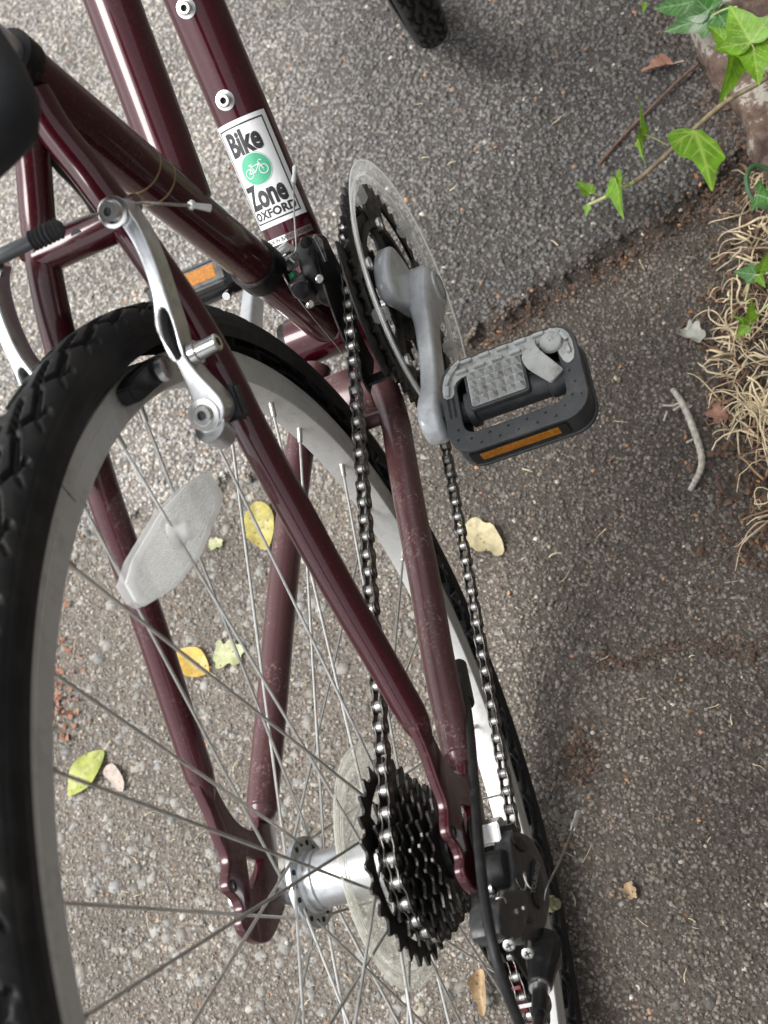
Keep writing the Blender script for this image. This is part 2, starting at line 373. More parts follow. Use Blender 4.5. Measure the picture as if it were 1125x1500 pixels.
def scatter(n, xr, yr, cond, size, name, colf, label, sink=.35, margin=28, chips=False, lift=0):
    x = rng.uniform(*xr, n); y = rng.uniform(*yr, n)
    a, b = project(np.stack([x, y, np.full(n, -H)], 1))
    k = (a > -margin) & (a < 1125 + margin) & (b > -margin) & (b < 1500 + margin) & cond(x, y); x, y = x[k], y[k]; n = len(x)
    s = size(n, x, y); S = (CH if chips else VAR)[rng.integers(0, 14, n)]; FX = CF if chips else IF; t = rng.uniform(0, 6.283, n); c_, s_ = np.cos(t), np.sin(t)
    til = rng.normal(0, .07 if chips else .35, n); P = S * s[:, None, None]
    z2 = P[:, :, 2] * np.cos(til)[:, None] + P[:, :, 0] * np.sin(til)[:, None]; x2 = P[:, :, 0] * np.cos(til)[:, None] - P[:, :, 2] * np.sin(til)[:, None]
    Q = np.stack([x2 * c_[:, None] - P[:, :, 1] * s_[:, None] + x[:, None], x2 * s_[:, None] + P[:, :, 1] * c_[:, None] + y[:, None],
                  z2 + (ground_h(x, y) - H + (lift + s * .02 - .0004 - s * .22 if chips else s * (.5 - sink) - s * .35))[:, None]], -1)
    F = (FX[None] + (np.arange(n) * 12)[:, None, None]).reshape(-1, 3)
    me = np_mesh(name, Q.reshape(-1, 3), F); set_attr(me, 'zone', np.repeat(colf(n, x, y), 12, 0))
    o = obj(name, me, M_stone, kind='stuff', label=label, cat='gravel', raw=True); print(name, n); return o
m, nt, p = newmat('stone_chip'); at = nt.nodes.new('ShaderNodeVertexColor'); at.layer_name = 'zone'
n = noise(nt, 700, 5, .7); r = ramp(nt, n.outputs[0], [(.3, (.6, .6, .6)), (.7, (1.2, 1.2, 1.2))])
mul = nt.nodes.new('ShaderNodeMix'); mul.data_type = 'RGBA'; mul.blend_type = 'MULTIPLY'; mul.inputs[0].default_value = 1
nt.links.new(at.outputs[0], mul.inputs[6]); nt.links.new(r.outputs[0], mul.inputs[7]); nt.links.new(mul.outputs[2], p.inputs['Base Color'])
p.inputs['Roughness'].default_value = .62; nt.links.new(bump(nt, n.outputs[0], .5, .001), p.inputs['Normal'])
M_stone = m
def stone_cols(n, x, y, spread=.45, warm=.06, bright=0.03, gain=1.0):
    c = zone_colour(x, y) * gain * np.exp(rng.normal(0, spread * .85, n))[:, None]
    c = c * (1 + rng.normal(0, warm, (n, 1)) * np.array([[1, .2, -1]]))
    k = rng.random(n) < bright; c[k] = V3((.55, .50, .42)) * rng.uniform(.6, 1.2, (k.sum(), 1))
    k = rng.random(n) < .005; c[k] = V3((.42, .22, .12)) * rng.uniform(.6, 1.2, (k.sum(), 1))
    return np.clip(c, .01, .85)
isA = lambda x, y: seam_side(x, y) > -.004
isOld = lambda x, y: seam_side(x, y) <= .004
coarse = lambda x, y: np.clip((y + .05 + (vnoise(x, y, 8, 31) - .5) * .1) / .2, 0, 1)
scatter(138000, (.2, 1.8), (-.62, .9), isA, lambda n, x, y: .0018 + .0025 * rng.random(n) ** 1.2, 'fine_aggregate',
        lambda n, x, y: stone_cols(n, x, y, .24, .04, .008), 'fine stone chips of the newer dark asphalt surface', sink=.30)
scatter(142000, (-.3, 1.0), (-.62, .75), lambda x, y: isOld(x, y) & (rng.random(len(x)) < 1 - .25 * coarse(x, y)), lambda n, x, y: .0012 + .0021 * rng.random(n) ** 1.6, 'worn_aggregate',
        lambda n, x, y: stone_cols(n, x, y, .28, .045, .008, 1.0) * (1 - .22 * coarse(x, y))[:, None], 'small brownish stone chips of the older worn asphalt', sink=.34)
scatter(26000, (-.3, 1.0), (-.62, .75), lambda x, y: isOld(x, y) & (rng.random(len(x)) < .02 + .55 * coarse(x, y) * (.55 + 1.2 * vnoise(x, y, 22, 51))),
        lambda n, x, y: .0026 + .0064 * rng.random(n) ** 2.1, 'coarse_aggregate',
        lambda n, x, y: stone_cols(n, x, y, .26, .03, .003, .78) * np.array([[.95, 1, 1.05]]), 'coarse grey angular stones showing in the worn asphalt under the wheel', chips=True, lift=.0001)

# ------------------------------------------------------------------ the bicycle
bike = bpy.data.objects.new('bicycle', None); col.objects.link(bike); bike.location = (0.5, 0, 0); ORG['bicycle'] = V3((0.5, 0, 0))
bike['label'] = 'burgundy step-through bicycle with a shop sticker, seen from behind and above, standing on the asphalt'; bike['category'] = 'bicycle'
BB = V3((.4305, 0, -.0688))
ST_TOP = V3((.3642, 0, .315)); DT = unit(V3((.6214, 0, .1099)) - BB); HT_LOW = BB + DT * .62; 
TT0 = V3((.3990, 0, .1445)); TTd = unit(V3((.5089, 0, .2193)) - V3((.4221, 0, .1619))); TT1 = TT0 + TTd * .56
obj('seat_tube', MB().tube([BB, ST_TOP], .0158, 40), M_paintm, bike)
dtube = obj('down_tube', MB().tube([BB, BB + DT * .2, BB + DT * .4, HT_LOW], .0212, 48), M_paint, bike)
obj('top_tube', MB().tube([TT0, TT1], .0172, 40), M_paint, bike)
htd = unit(TT1 - HT_LOW); obj('head_tube', MB().tube([HT_LOW - htd * .03, TT1 + htd * .03], .019, 32), M_paint, bike)
# seat stays
SS = [(.352, .0045, .301), (.337, .007, .289), (.325, .012, .280), (.316, .016, .2735), (.3055, .020, .267), (.295, .024, .259), (.284, .028, .2512), (.271, .032, .241),
      (.258, .036, .2295), (.243, .040, .216), (.2215, .044, .199), (.1885, .048, .1765), (.161, .052, .1515), (.131, .056, .125), (.107, .060, .1043), (.0855, .064, .0853), (.060, .068, .063)]
def mir(p, s): return V3((p[0], p[1] * s, p[2]))
for s in (-1, 1):
    pth = smooth_path([mir(p, s) for p in SS], 2); n_ = len(pth)
    o = obj('seat_stay', MB().tube(pth, [.0094 - .0008 * max(0, (i / n_ - .75) * 4) for i in range(n_)], 28), M_paintm if s > 0 else M_paint, bike)
    lug = MB(); e = mir(SS[-1], s); d = unit(e - mir(SS[-2], s)); lug.tube([e - d * .003, e + d * .006, e + d * .013, e + d * .019], [.0087, .0078, .0058, .0036], 20); obj('stay_end', lug, M_paintm, o)
    bz = MB(); q = mir(SS[5], s); dn = V3((0, s, 0)); bz.cyl(q + dn * .007, q + dn * .0125, .0048, 16); obj('rack_boss', bz, M_paintm, o)
br = MB(); b0 = mir((.2905, .0265, .2555), -1); b1 = mir((.2905, .0265, .2555), 1); up_ = unit((-.56, 0, .83))
br.tube(smooth_path([b0, b0 * .4 + b1 * .6, b1], 1), .0098, 28)
bridge = obj('stay_bridge', br, M_paintm, bike)
hole = MB(); hc = on(113, 344, up_, up_ @ V3((.2905, 0, .2555)) + .0090); hole.cyl(hc - up_ * .004, hc + up_ * .0007, .0032, 20); obj('bolt_hole', hole, M_blackm, bridge)
# chain stays
for s in (-1, 1):
    CSp = [(.405, .020, -.0745), (.375, .031, -.073), (.3322, .040, -.0665), (.278, .045, -.0521), (.2267, .050, -.0401), (.178, .055, -.0311), (.1127, .060, -.0167), (.075, .0645, -.0105), (.052, .067, -.0065)]
    pth = smooth_path([mir(p, s) for p in CSp], 2); n_ = len(pth)
    o = obj('chain_stay', MB().tube(pth, [.0112 - .0012 * i / n_ for i in range(n_)], 28), M_paintd, bike)
    e = pth[-1]; d = unit(pth[-1] - pth[-3]); obj('stay_end', MB().tube([e - d * .002, e + d * .004, e + d * .008], [.0102, .0085, .004], 20), M_paintd, o)
for s in (-1, 1):
    P = [(.066, .069), (.052, .068), (.040, .056), (.026, .0485), (.0135, .0385), (.004, .0430), (-.004, .0430), (-.006, .0335), (-.0125, .0270), (-.021, .0325), (-.0285, .0225),
         (-.0305, .0085), (-.0268, -.0045), (-.010, -.0200), (-.004, -.0255), (.012, -.0190), (.036, -.0215), (.060, -.0175), (.062, .001), (.040, -.001), (.0352, .009), (.0373, .026), (.046, .040), (.066, .058)]
    hl = trY([(205, 780), (298, 790), (290, 830), (245, 945), (228, 940)], .069, 300, 1050, 3.75)
    obj('dropout', plate_y('dropout', [smooth_poly(P, 2), hl], s * .069, .0032, .001), M_paintm, bike)
for s in (-1, 1):
    c = V3((-.0008, s * .0722, .0375)) if s < 0 else V3((-.0008, .0658, .0375)); obj('mudguard_eyelet', MB().lathe([(.0020, -.0006), (.0036, -.0006), (.0036, .0006), (.0020, .0006)], c, n=20), M_blackm, bike)
bbs = MB(); bbs.lathe([(.0195, -.034), (.0205, -.034), (.0205, .034), (.0195, .034), (.0165, .034), (.0165, -.034)], BB, (0, 1, 0), 48)
shell = obj('bottom_bracket_shell', bbs, M_paint, bike, bevel=.0006)
for s in (-1, 1):
    c = BB + V3((0, s * .037, 0)); obj('bearing_cup', MB().lathe([(.007, -.003), (.0185, -.003), (.0185, .003), (.007, .003)], c, n=32), M_blackm, shell)
obj('spindle', MB().cyl(BB - V3((0, .066, 0)), BB + V3((0, .066, 0)), .0075, 20), M_bolt, shell)
brk = plate_y('stay_plate', [smooth_poly([(.345, -.072), (.372, -.060), (.392, -.066), (.385, -.082), (.350, -.084)], 1)], -.006, .018, .001); obj('stay_plate', brk, M_paintd, bike)
obj('kickstand_socket', MB().lathe([(.0035, -.012), (.0072, -.012), (.0072, .012), (.0035, .012)], (.338, -.026, -.067), (0, 1, 0), 24), M_paintd, bike)

# sticker, its printed marks and the bolts of the down tube
nt_ = V3((-DT[2], 0, DT[0])); er = V3((0, -1, 0)); RT = .0212
def onTube(u, v, h): 
    f = u / RT; return BB + DT * v + (nt_ * math.cos(f) + er * math.sin(f)) * (RT + h)
def tube_v(px, py):
    q = on(px, py, nt_, nt_ @ BB + RT * .95); return (q - BB) @ DT
v_top, v_bot = tube_v(352, 172), tube_v(421, 322); vc = (v_top + v_bot) / 2; SL = v_top - v_bot; SW = .0500
def wrap_rect(name, u0, u1, v0, v1, h, mat, parent, th=.0002, nu=24, hole=None):
    mb = MB(); us = np.linspace(u0, u1, nu)
    rings = [[onTube(u, v0, h), onTube(u, v1, h), onTube(u, v1, h - th), onTube(u, v0, h - th)] for u in us]
    mb.loft(rings); return obj(name, mb, mat, parent)
stk = wrap_rect('shop_sticker', -SW / 2, SW / 2, v_bot, v_top, .00025, M_white, dtube)
fb = MB(); iu, iv, lw = SW / 2 - .0042, SL / 2 - .0036, .0011
for (a, b, c, d) in ((-iu, iu, iv - lw, iv), (-iu, iu, -iv, -iv + lw), (-iu, -iu + lw, -iv, iv), (iu - lw, iu, -iv, iv)):
    fb.loft([[onTube(u, vc + c, .0004), onTube(u, vc + d, .0004), onTube(u, vc + d, .0002), onTube(u, vc + c, .0002)] for u in np.linspace(a, b, 20)])
obj('sticker_border', fb, M_ink, stk)
def text_mesh(s, size, sx, off, cx, cy, h, name, mat, parent, place, sp=1.0, rot=0, th=.00008):
    cu = bpy.data.curves.new(name, 'FONT'); cu.body = s; cu.size = size; cu.offset = off; cu.extrude = th; cu.align_x = 'CENTER'; cu.align_y = 'CENTER'; cu.space_character = sp; cu.resolution_u = 3
    o = bpy.data.objects.new(name, cu); col.objects.link(o); bpy.context.view_layer.update()
    me = bpy.data.meshes.new_from_object(o.evaluated_get(bpy.context.evaluated_depsgraph_get())); bpy.data.objects.remove(o)
    me.materials.clear()
    bm = bmesh.new(); bm.from_mesh(me); wd_ = max(abs(v.co.x) for v in bm.verts); st_ = .0011 / sx; k_ = -wd_ + st_
    while k_ < wd_:
        bmesh.ops.bisect_plane(bm, geom=bm.verts[:] + bm.edges[:] + bm.faces[:], dist=1e-7, plane_co=(k_, 0, 0), plane_no=(1, 0, 0)); k_ += st_
    bm.to_mesh(me); bm.free()
    for v in me.vertices:
        x_, y_ = v.co.x * sx, v.co.y
        x_, y_ = x_ * math.cos(rot) - y_ * math.sin(rot), x_ * math.sin(rot) + y_ * math.cos(rot)
        v.co = Vector(place(cx + x_, cy + y_, h + v.co.z))
    return obj(name, me, mat, parent)
pl = lambda a, b, c: onTube(a, vc + b, c)
text_mesh('Bike', .0245, .66, .00095, -.001, .0232, .0004, 'sticker_lettering', M_ink, stk, pl, .98)
text_mesh('Zone', .0245, .62, .00095, -.001, -.0178, .0004, 'sticker_lettering', M_ink, stk, pl, .98)
text_mesh('OXFORD', .0086, 1.0, .00034, 0, -.0312, .0004, 'sticker_lettering', M_ink, stk, pl, 1.05)
gm = MB(); cR = .0117; V = [onTube(0, vc + .0025, .0004)]; F = []; NR = 5
for r_ in range(1, NR + 1):
    for k in range(48): a = 2 * math.pi * k / 48; V.append(onTube(cR * r_ / NR * math.cos(a), vc + .0025 + cR * r_ / NR * math.sin(a), .0004))
F += [(0, 1 + k, 1 + (k + 1) % 48) for k in range(48)]
for r_ in range(NR - 1): F += [(1 + r_ * 48 + k, 1 + (r_ + 1) * 48 + k, 1 + (r_ + 1) * 48 + (k + 1) % 48, 1 + r_ * 48 + (k + 1) % 48) for k in range(48)]
gm.add(V, F); obj('sticker_disc', gm, M_green, stk)
rg = MB(); 
for rr0 in (cR + .0007,): rg.tube([onTube(rr0 * math.cos(a), vc + .0025 + rr0 * math.sin(a), .0003) for a in np.linspace(0, 2 * math.pi, 60)], .00016, 6)
obj('sticker_ring', rg, M_green, stk)
bk = MB(); B2 = lambda a, b: onTube(a, vc + .0025 + b, .00045)
def circ2(cx, cy, r, w=.00030): bk.tube([B2(cx + r * math.cos(a), cy + r * math.sin(a)) for a in np.linspace(0, 2 * math.pi, 28)], w, 6)
def ln(*p): bk.tube([B2(*q) for q in p], .00034, 6)
circ2(-.0058, -.0020, .0033); circ2(.0058, -.0020, .0033)
ln((-.0058, -.002), (-.0008, -.0022)); ln((-.0008, -.0022), (-.0030, .0036)); ln((-.0058, -.002), (-.0026, .0024)); ln((-.0026, .0024), (.0040, .0028)); ln((-.0008, -.0022), (.0040, .0028))
ln((.0058, -.002), (.0036, .0046), (.0052, .0054), (.0064, .0046)); ln((-.0044, .0040), (-.0016, .0038))
obj('sticker_bicycle_mark', bk, M_white, stk)
vs = tube_v(428, 345)
lb = wrap_rect('serial_label', -.021, .001, vs - .0022, vs + .0030, .0002, M_white, dtube); lb2 = wrap_rect('serial_label', .001, .024, vs - .0022, vs + .0030, .0002, M_grey_strip, dtube)
text_mesh('MADE IN BANGLADESH', .0042, .92, .00006, .001, vs + .0004, .0003, 'label_lettering', M_ink, lb, lambda a, b, c: onTube(a, b, c), 1.05)
wrap_rect('serial_label', -.021, -.003, vs - .0100, vs - .0060, .0002, M_white, dtube)
for (px, py) in ((333, 146), (272, 13)):
    v_ = tube_v(px, py); c0 = onTube(-.001, v_, 0); 
    b_ = obj('bottle_bolt', MB().lathe([(.0018, .0006), (.0072, .0006), (.0074, .0016), (.0052, .0020), (.0050, .0052), (.0042, .0060), (.0024, .0060), (.0020, .0030), (.0005, .0030), (.0005, 0)], c0 - nt_ * .001, nt_, 28), M_bolt, dtube)
    obj('bolt_socket', MB().cyl(c0 + nt_ * .0020, c0 + nt_ * .0022, .0024, 6), M_blackm, b_)
sc_ = MB(); 
for k, (t0, w_) in enumerate(((.20, .0012), (.225, .0012))):
    d = unit(ST_TOP - BB); c = BB + d * (.255 + k * .016); sc_.tube([c, c + d * .0016], .0160, 32)
obj('decal_band', sc_, M_gold, bike)

# wheel -----------------------------------------------------------
TR, tr_ = .3288, .0192
def tyre_mesh(name, nun=33, cells=60, nv=76):
    per = 2 * math.pi * .347 * 1000 / cells
    u = np.arange(nun) * per / nun; v = np.linspace(-37, 37, nv)
    U, Vv = np.meshgrid(u, v, indexing='ij'); D = np.zeros_like(U)
    def seg(p, q, w, dep):
        nonlocal D
        for k in (-2, -1, 0, 1, 2):
            ax, ay = p[0] + k * per, p[1]; bx, by = q[0] + k * per, q[1]
            dx, dy = bx - ax, by - ay; t = np.clip(((U - ax) * dx + (Vv - ay) * dy) / (dx * dx + dy * dy), 0, 1)
            dd = np.hypot(U - ax - t * dx, Vv - ay - t * dy); D = np.maximum(D, dep * np.clip((w - dd) / .45 + .5, 0, 1))
    for s, off in ((1, 0), (-1, per / 2)):
        S = lambda a, b: (a + off, b * s)
        seg(S(-22, 2.4), S(4, 5.9), 1.6, 4.6)
        seg(S(0, 8.0), S(-15, 16.4), 1.75, 4.6); seg(S(-15, 16.4), S(-13, 18.0), 1.0, 1.2)
        seg(S(-30, 8.4), S(-8.5, 13.6), 1.8, 4.4); seg(S(-7.5, 13.5), S(0, 17.8), 1.0, 2.2)
        seg(S(-300, 11), S(300, 11), .12, .35)
    D -= .35 * np.exp(-((np.abs(Vv) - 26.5) / .35) ** 2) + .12 * (np.abs(Vv) > 23) * (np.abs(Vv) < 26) * (np.sin(U / per * 2 * math.pi * 16) > 0)
    D += .25 * np.exp(-((np.abs(Vv) - 22.4) / .5) ** 2) - .45 * np.exp(-((np.abs(Vv) - 30) / 1.6) ** 2)
    ps = Vv / (tr_ * 1000); rr = tr_ - D / 1000
    rr = rr * (1 - .035 * np.cos(ps) ** 8)
    m_ = nun * cells; th = (np.arange(m_) / m_ * 2 * math.pi)[:, None]; rr = np.tile(rr, (cells, 1)); ps = np.tile(ps, (cells, 1))
    R_ = TR + rr * np.cos(ps); Vt = np.stack([R_ * np.cos(th), rr * np.sin(ps) * -1, R_ * np.sin(th)], -1)
    me = np_mesh(name, Vt.reshape(-1, 3), grid_faces(m_, nv, True)); me.polygons.foreach_set('use_smooth', [True] * len(me.polygons)); return me
rim_prof = [(.3168, .0112), (.3175, .0104), (.3168, .0096), (.3120, .0090), (.3120, -.0090), (.3168, -.0096), (.3175, -.0104), (.3168, -.0112),
            (.3120, -.0112), (.3118, -.0109), (.3106, -.0109), (.3104, -.0112), (.3050, -.0111), (.3000, -.0109), (.2990, -.0103), (.2984, -.0080), (.2978, -.0030), (.2978, .0030), (.2984, .0080),
            (.2990, .0103), (.3000, .0109), (.3050, .0111), (.3104, .0112), (.3106, .0109), (.3118, .0109), (.3120, .0112)]
spoke_me = MB().cyl((0, 0, 0), (0, 0, 1), .00092, 8).mesh('spoke'); finish(spoke_me, M_steel)
nip_me = MB().tube([(0, 0, -.003), (0, 0, 0), (0, 0, .0003), (0, 0, .0105), (0, 0, .011)], [.0022, .0022, .0020, .0018, .0013], 12).mesh('nipple'); finish(nip_me, M_brass)
def spoke_at(parent, a, b):
    a, b = V3(a), V3(b); L = np.linalg.norm(b - a); u, w, d = frame_of(b - a)
    s = inst('spoke', spoke_me, mat4(u, w, d * L, a), parent)
    inst('nipple', nip_me, mat4(u, w, d, a), parent)
ang = {0: 109.2, 1: 100.4, 2: 90.6, 3: 81.8, 4: 71.7, 5: 62.8, 6: 52.8, 7: 44.3, 8: 33, 9: 22, 10: 11.4, 11: 2.3, 12: -8.7, 13: -18.6, 14: -28.6, 15: -39, 16: -49.6, 17: -59.4, 21: -100.7}
for k in range(36):
    if k not in ang: ang[k] = 109.5 - 10 * k
wheel = obj('wheel', MB().lathe(rim_prof, (0, 0, 0), (0, 1, 0), 240), M_rim, bike, angle=25)
tyme = tyre_mesh('tyre', 38, 60, 90); obj('tyre', tyme, M_rubber, wheel, raw=True)
hubp = [(.005, -.058), (.011, -.058), (.0135, -.024), (.030, -.0225), (.030, -.0200), (.0165, -.0185), (.0165, .004), (.0172, .0045), (.0172, .0058), (.0165, .0063), (.0165, .0265), (.0178, .0275), (.0178, .0320), (.0190, .0340), (.0268, .0343), (.0270, .0372), (.0180, .0385), (.0140, .045), (.010, .052), (.005, .053)]
hub = obj('hub', MB().lathe(hubp, (0, 0, 0), (0, 1, 0), 64), M_hub, wheel, angle=30)
hh = MB()
for k in range(18):
    a = math.radians(20 * k + 5); q = V3((.0228 * math.cos(a), .0343, .0228 * math.sin(a))); hh.cyl(q, q + V3((0, -.0006, 0)), .0017, 10); hh.cyl(q + V3((0, .0034, 0)), q + V3((0, .0045, 0)), .0017, 10)
obj('spoke_hole', hh, M_blackm, wheel, kind='stuff')
for k in range(36):
    th = math.radians(ang[k]); rightside = k % 2 == 0; sg = {0: -1, 2: 1, 1: 1, 3: -1}[k % 4]
    yb = -.0018 if rightside else .0018
    a = V3((.2985 * math.cos(th), yb, .2985 * math.sin(th))); hb = th + sg * math.radians(60); rf = .0245 if rightside else .0228
    yf = (-.0212 if rightside else .0362) + (.0020 if sg > 0 else -.0020)
    spoke_at(wheel, a, V3((rf * math.cos(hb), yf, rf * math.sin(hb))))
rv = MB()
for k in (3,): 
    a0 = math.radians(67.5); rv.box((.3114 * math.cos(a0), -.01125, .3114 * math.sin(a0)), (math.cos(a0), 0, math.sin(a0)), (0, 1, 0), (-math.sin(a0), 0, math.cos(a0)), .0055, .00012, .00022)
obj('rim_joint', rv, M_blackm, wheel)
vm = MB(); a0 = math.radians(-75); vm.tube([(.298 * math.cos(a0), 0, .298 * math.sin(a0)), (.268 * math.cos(a0), 0, .268 * math.sin(a0))], .0035, 14); obj('valve', vm, M_black, wheel)
# spoke protector
prp = [(.030, -.0165), (.048, -.0160), (.0545, -.0135), (.0560, -.0125), (.0620, -.0150), (.0635, -.0138), (.0700, -.0165), (.0702, -.0178), (.0635, -.0152), (.0622, -.0164), (.0560, -.0140), (.0545, -.0150), (.048, -.0175), (.030, -.0180)]
obj('spoke_protector', MB().lathe(prp, (0, 0, 0), (0, 1, 0), 96), M_prot, wheel)
for (r_, y_, w_) in ((.0700, -.0172, .0006), (.0628, -.0158, .0005), (.0552, -.0146, .0005)):
    obj('protector_rib', MB().lathe([(r_ + w_ * math.cos(a), y_ - w_ * math.sin(a)) for a in np.linspace(0, 5.5, 8)], (0, 0, 0), n=110), M_protr, wheel, angle=80)
# gears
def gear_poly(T, r, tip=.0028, root=.0032, off=0):
    out = []
    for k in range(T):
        a = 2 * math.pi * (k + off) / T; w = 2 * math.pi / T
        for fa, rr_ in ((-.5, -root), (-.33, -root * .8), (-.20, .0), (-.09, tip), (.05, tip), (.20, .0), (.33, -root * .8)):
            out.append(((r + rr_) * math.cos(a + fa * w), (r + rr_) * math.sin(a + fa * w)))
    return out
def ring2(r, n=64): return [(r * math.cos(2 * math.pi * k / n), r * math.sin(2 * math.pi * k / n)) for k in range(n)]
def sector(r0, r1, a0, a1, n=10):
    A = np.radians(np.linspace(a0, a1, n)); return [(r1 * math.cos(a), r1 * math.sin(a)) for a in A] + [(r0 * math.cos(a), r0 * math.sin(a)) for a in A[::-1]]
def gear(name, T, y, c, bore, wins, parent, mat, half=.0009, off=0):
    r = T * .0127 / 2 / math.pi; polys = [gear_poly(T, r, off=off)] + ([ring2(bore)] if bore else []) + wins
    me = plate_mesh(name, polys, half, Matrix.Translation((c[0], y, c[2])) @ MXZ, .0002); return obj(name, me, mat, parent, angle=25)
cas = obj('cassette', MB().lathe([(.006, -.0255), (.0165, -.0255), (.0165, -.0590), (.012, -.0605), (.006, -.0605)], (0, 0, 0), n=40), M_blackm, bike)
cogs = [(28, -.0265), (24, -.0318), (22, -.0370), (20, -.0415), (18, -.0458), (16, -.0500), (14, -.0542)]
for i, (T, y) in enumerate(cogs):
    r = T * .0127 / 2 / math.pi; wins = []
    if T >= 20: wins = [smooth_poly(sector(.021, r - .0105, a + 10, a + 58), 1) for a in range(12, 372, 72)]
    gear('sprocket', T, y, (0, 0, 0), .0160, wins, cas, M_cog, off=.37 * i * i)
text_mesh('SUNRUN', .0052, .9, .0001, 0, 0, 0, 'sprocket_lettering', M_steel, cas, lambda a, b, c: V3(((.0492 + b) * math.cos(3.45 + a / .049), -.02755 - c, (.0492 + b) * math.sin(3.45 + a / .049)))) if False else None

# crankset
SD = unit(V3((.2745, 0, .0002)) - V3((BB[0], 0, BB[2]))); SP = V3((-SD[2], 0, SD[0])); SP = SP if SP[2] > 0 else -SP
def crank_arm(name, d, yf, cx, parent, mat=M_crank):
    """lofted arm: cx = +1 for the left side (y away from the bike)"""
    secs = [(-.0215, .004, .0775, .004), (-.0185, .0115, .0775, .0090), (-.011, .0175, .078, .0118), (0, .0200, .0785, .0128), (.012, .0190, .0785, .0125), (.024, .0165, .079, .0105), (.038, .0128, .0805, .0082),
            (.060, .0112, .0830, .0072), (.090, .0104, .0860, .0068), (.120, .0102, .0885, .0066), (.143, .0110, .0898, .0068), (.157, .0138, .0905, .0078), (.170, .0155, .0908, .0082), (.180, .0130, .0908, .0080), (.1855, .008, .0908, .0066), (.1872, .003, .0908, .004)]
    sp_ = V3((-d[2], 0, d[0])); rings = []
    for (s_, hw, yc, ht) in secs:
        r_ = []
        for k in range(32):
            a = 2 * math.pi * k / 32; c_, s2 = math.cos(a), math.sin(a)
            uu = math.copysign(abs(c_) ** .48, c_); vv = math.copysign(abs(s2) ** .48, s2)
            r_.append(BB + d * s_ + sp_ * hw * uu + V3((0, cx * (yc + ht * vv), 0)))
        rings.append(r_)
    return obj(name, MB().loft(rings), mat, parent, angle=50)
cr = crank_arm('crank_arm', SD, 0, -1, bike)
obj('crank_cap', MB().lathe([(.0005, -.0925), (.012, -.0925), (.0135, -.0918), (.0135, -.0900), (.0005, -.0900)], (BB[0], 0, BB[2]), n=40), M_crank, cr)
ck = MB(); ck.lathe([(.009, -.0927), (.0094, -.0929), (.0098, -.0927)], (BB[0], 0, BB[2]), n=40); obj('cap_ring', ck, M_black, cr)
lobe = [(.026, .044), (.014, .057), (-.006, .0665), (-.026, .0690), (-.042, .0620), (-.043, .0500), (-.034, .032), (-.026, .012), (-.020, -.006), (.004, -.012), (.018, .002)]
lobe = [(BB[0] + a * .82, BB[2] + b * .92) for a, b in lobe]
lm = plate_mesh('spider_cover', [smooth_poly(lobe, 2)], .0068, Matrix.Translation((0, -.0685, 0)) @ MXZ, .0045, 4)
obj('spider_cover', lm, M_crank, cr, angle=60)
lobe2 = [(BB[0] - (a - BB[0]) * .8, BB[2] - (b - BB[2]) * .8) for a, b in lobe]
obj('spider_cover', plate_mesh('spider_cover', [smooth_poly(lobe2, 2)], .0055, Matrix.Translation((0, -.0670, 0)) @ MXZ, .004, 4), M_crank, cr, angle=60)
rot = 24
outer = gear('chainring', 48, -.0588, BB, None, [ring2(.0605)], cr, M_blackm, .0013)
wins = [smooth_poly(sector(.030, .0615, a + 9, a + 63), 2) for a in range(rot, rot + 360, 72)]
obj('chainring_spider', plate_mesh('chainring_spider', [ring2(.0725, 90), ring2(.010)] + wins, .0016, Matrix.Translation((BB[0], -.0563, BB[2])) @ MXZ, .0006), M_blackm, cr)
owin = [smooth_poly(sector(.0665, .0870, a + 14, a + 58), 2) for a in range(rot, rot + 360, 72)]
bpy.data.objects.remove(outer)
outer = None
r48 = 48 * .0127 / 2 / math.pi
obj('chainring', plate_mesh('chainring', [gear_poly(48, r48, .0024, .0036), ring2(.0600, 90)] + owin, .0014, Matrix.Translation((BB[0], -.0588, BB[2])) @ MXZ, .0003), M_blackm, cr, angle=25)
gear('chainring', 38, -.0500, BB, .0600, [], cr, M_blackm, .0012); gear('chainring', 28, -.0420, BB, .0400, [], cr, M_blackm, .0012)
for k in range(5):
    a = math.radians(rot + 72 * k); c = BB + V3((.0640 * math.cos(a), 0, .0640 * math.sin(a)))
    obj('ring_bolt', MB().lathe([(.0005, -.0615), (.0025, -.0615), (.0030, -.0625), (.0050, -.0625), (.0054, -.0610), (.0054, -.046), (.0005, -.046)], (c[0], 0, c[2]), n=20), M_bolt, cr)
gp = [(.0925, -.0660), (.0935, -.0648), (.0990, -.0655), (.1010, -.0685), (.1075, -.0705), (.1093, -.0700), (.1095, -.0716), (.1072, -.0720), (.1000, -.0700), (.0980, -.0672), (.0935, -.0668)]
guard = obj('chain_guard', MB().lathe(gp, (BB[0], 0, BB[2]), n=120), M_clear, cr, angle=30)
for (r_, y_, w_) in ((.1093, -.0709, .0007), (.0992, -.0668, .0006), (.0932, -.0662, .0009)):
    obj('guard_rim', MB().lathe([(r_ + w_ * math.cos(a), y_ - w_ * math.sin(a)) for a in np.linspace(0, 5.5, 8)], (BB[0], 0, BB[2]), n=120), M_refl2, guard, angle=80)
for a in (-14, 58, 130, 202, 274):
    a = math.radians(a); e = V3((math.cos(a), 0, math.sin(a))); t = V3((-e[2], 0, e[0])); c = BB + e * .089
    g_ = MB().box((c[0], -.0655, c[2]), e, (0, 1, 0), t, .0065, .0052, .0052); obj('guard_tab', g_, M_refl, guard, bevel=.0015)
LD = -SD; cl_ = crank_arm('crank_arm', LD, 0, 1, bike, M_crank)
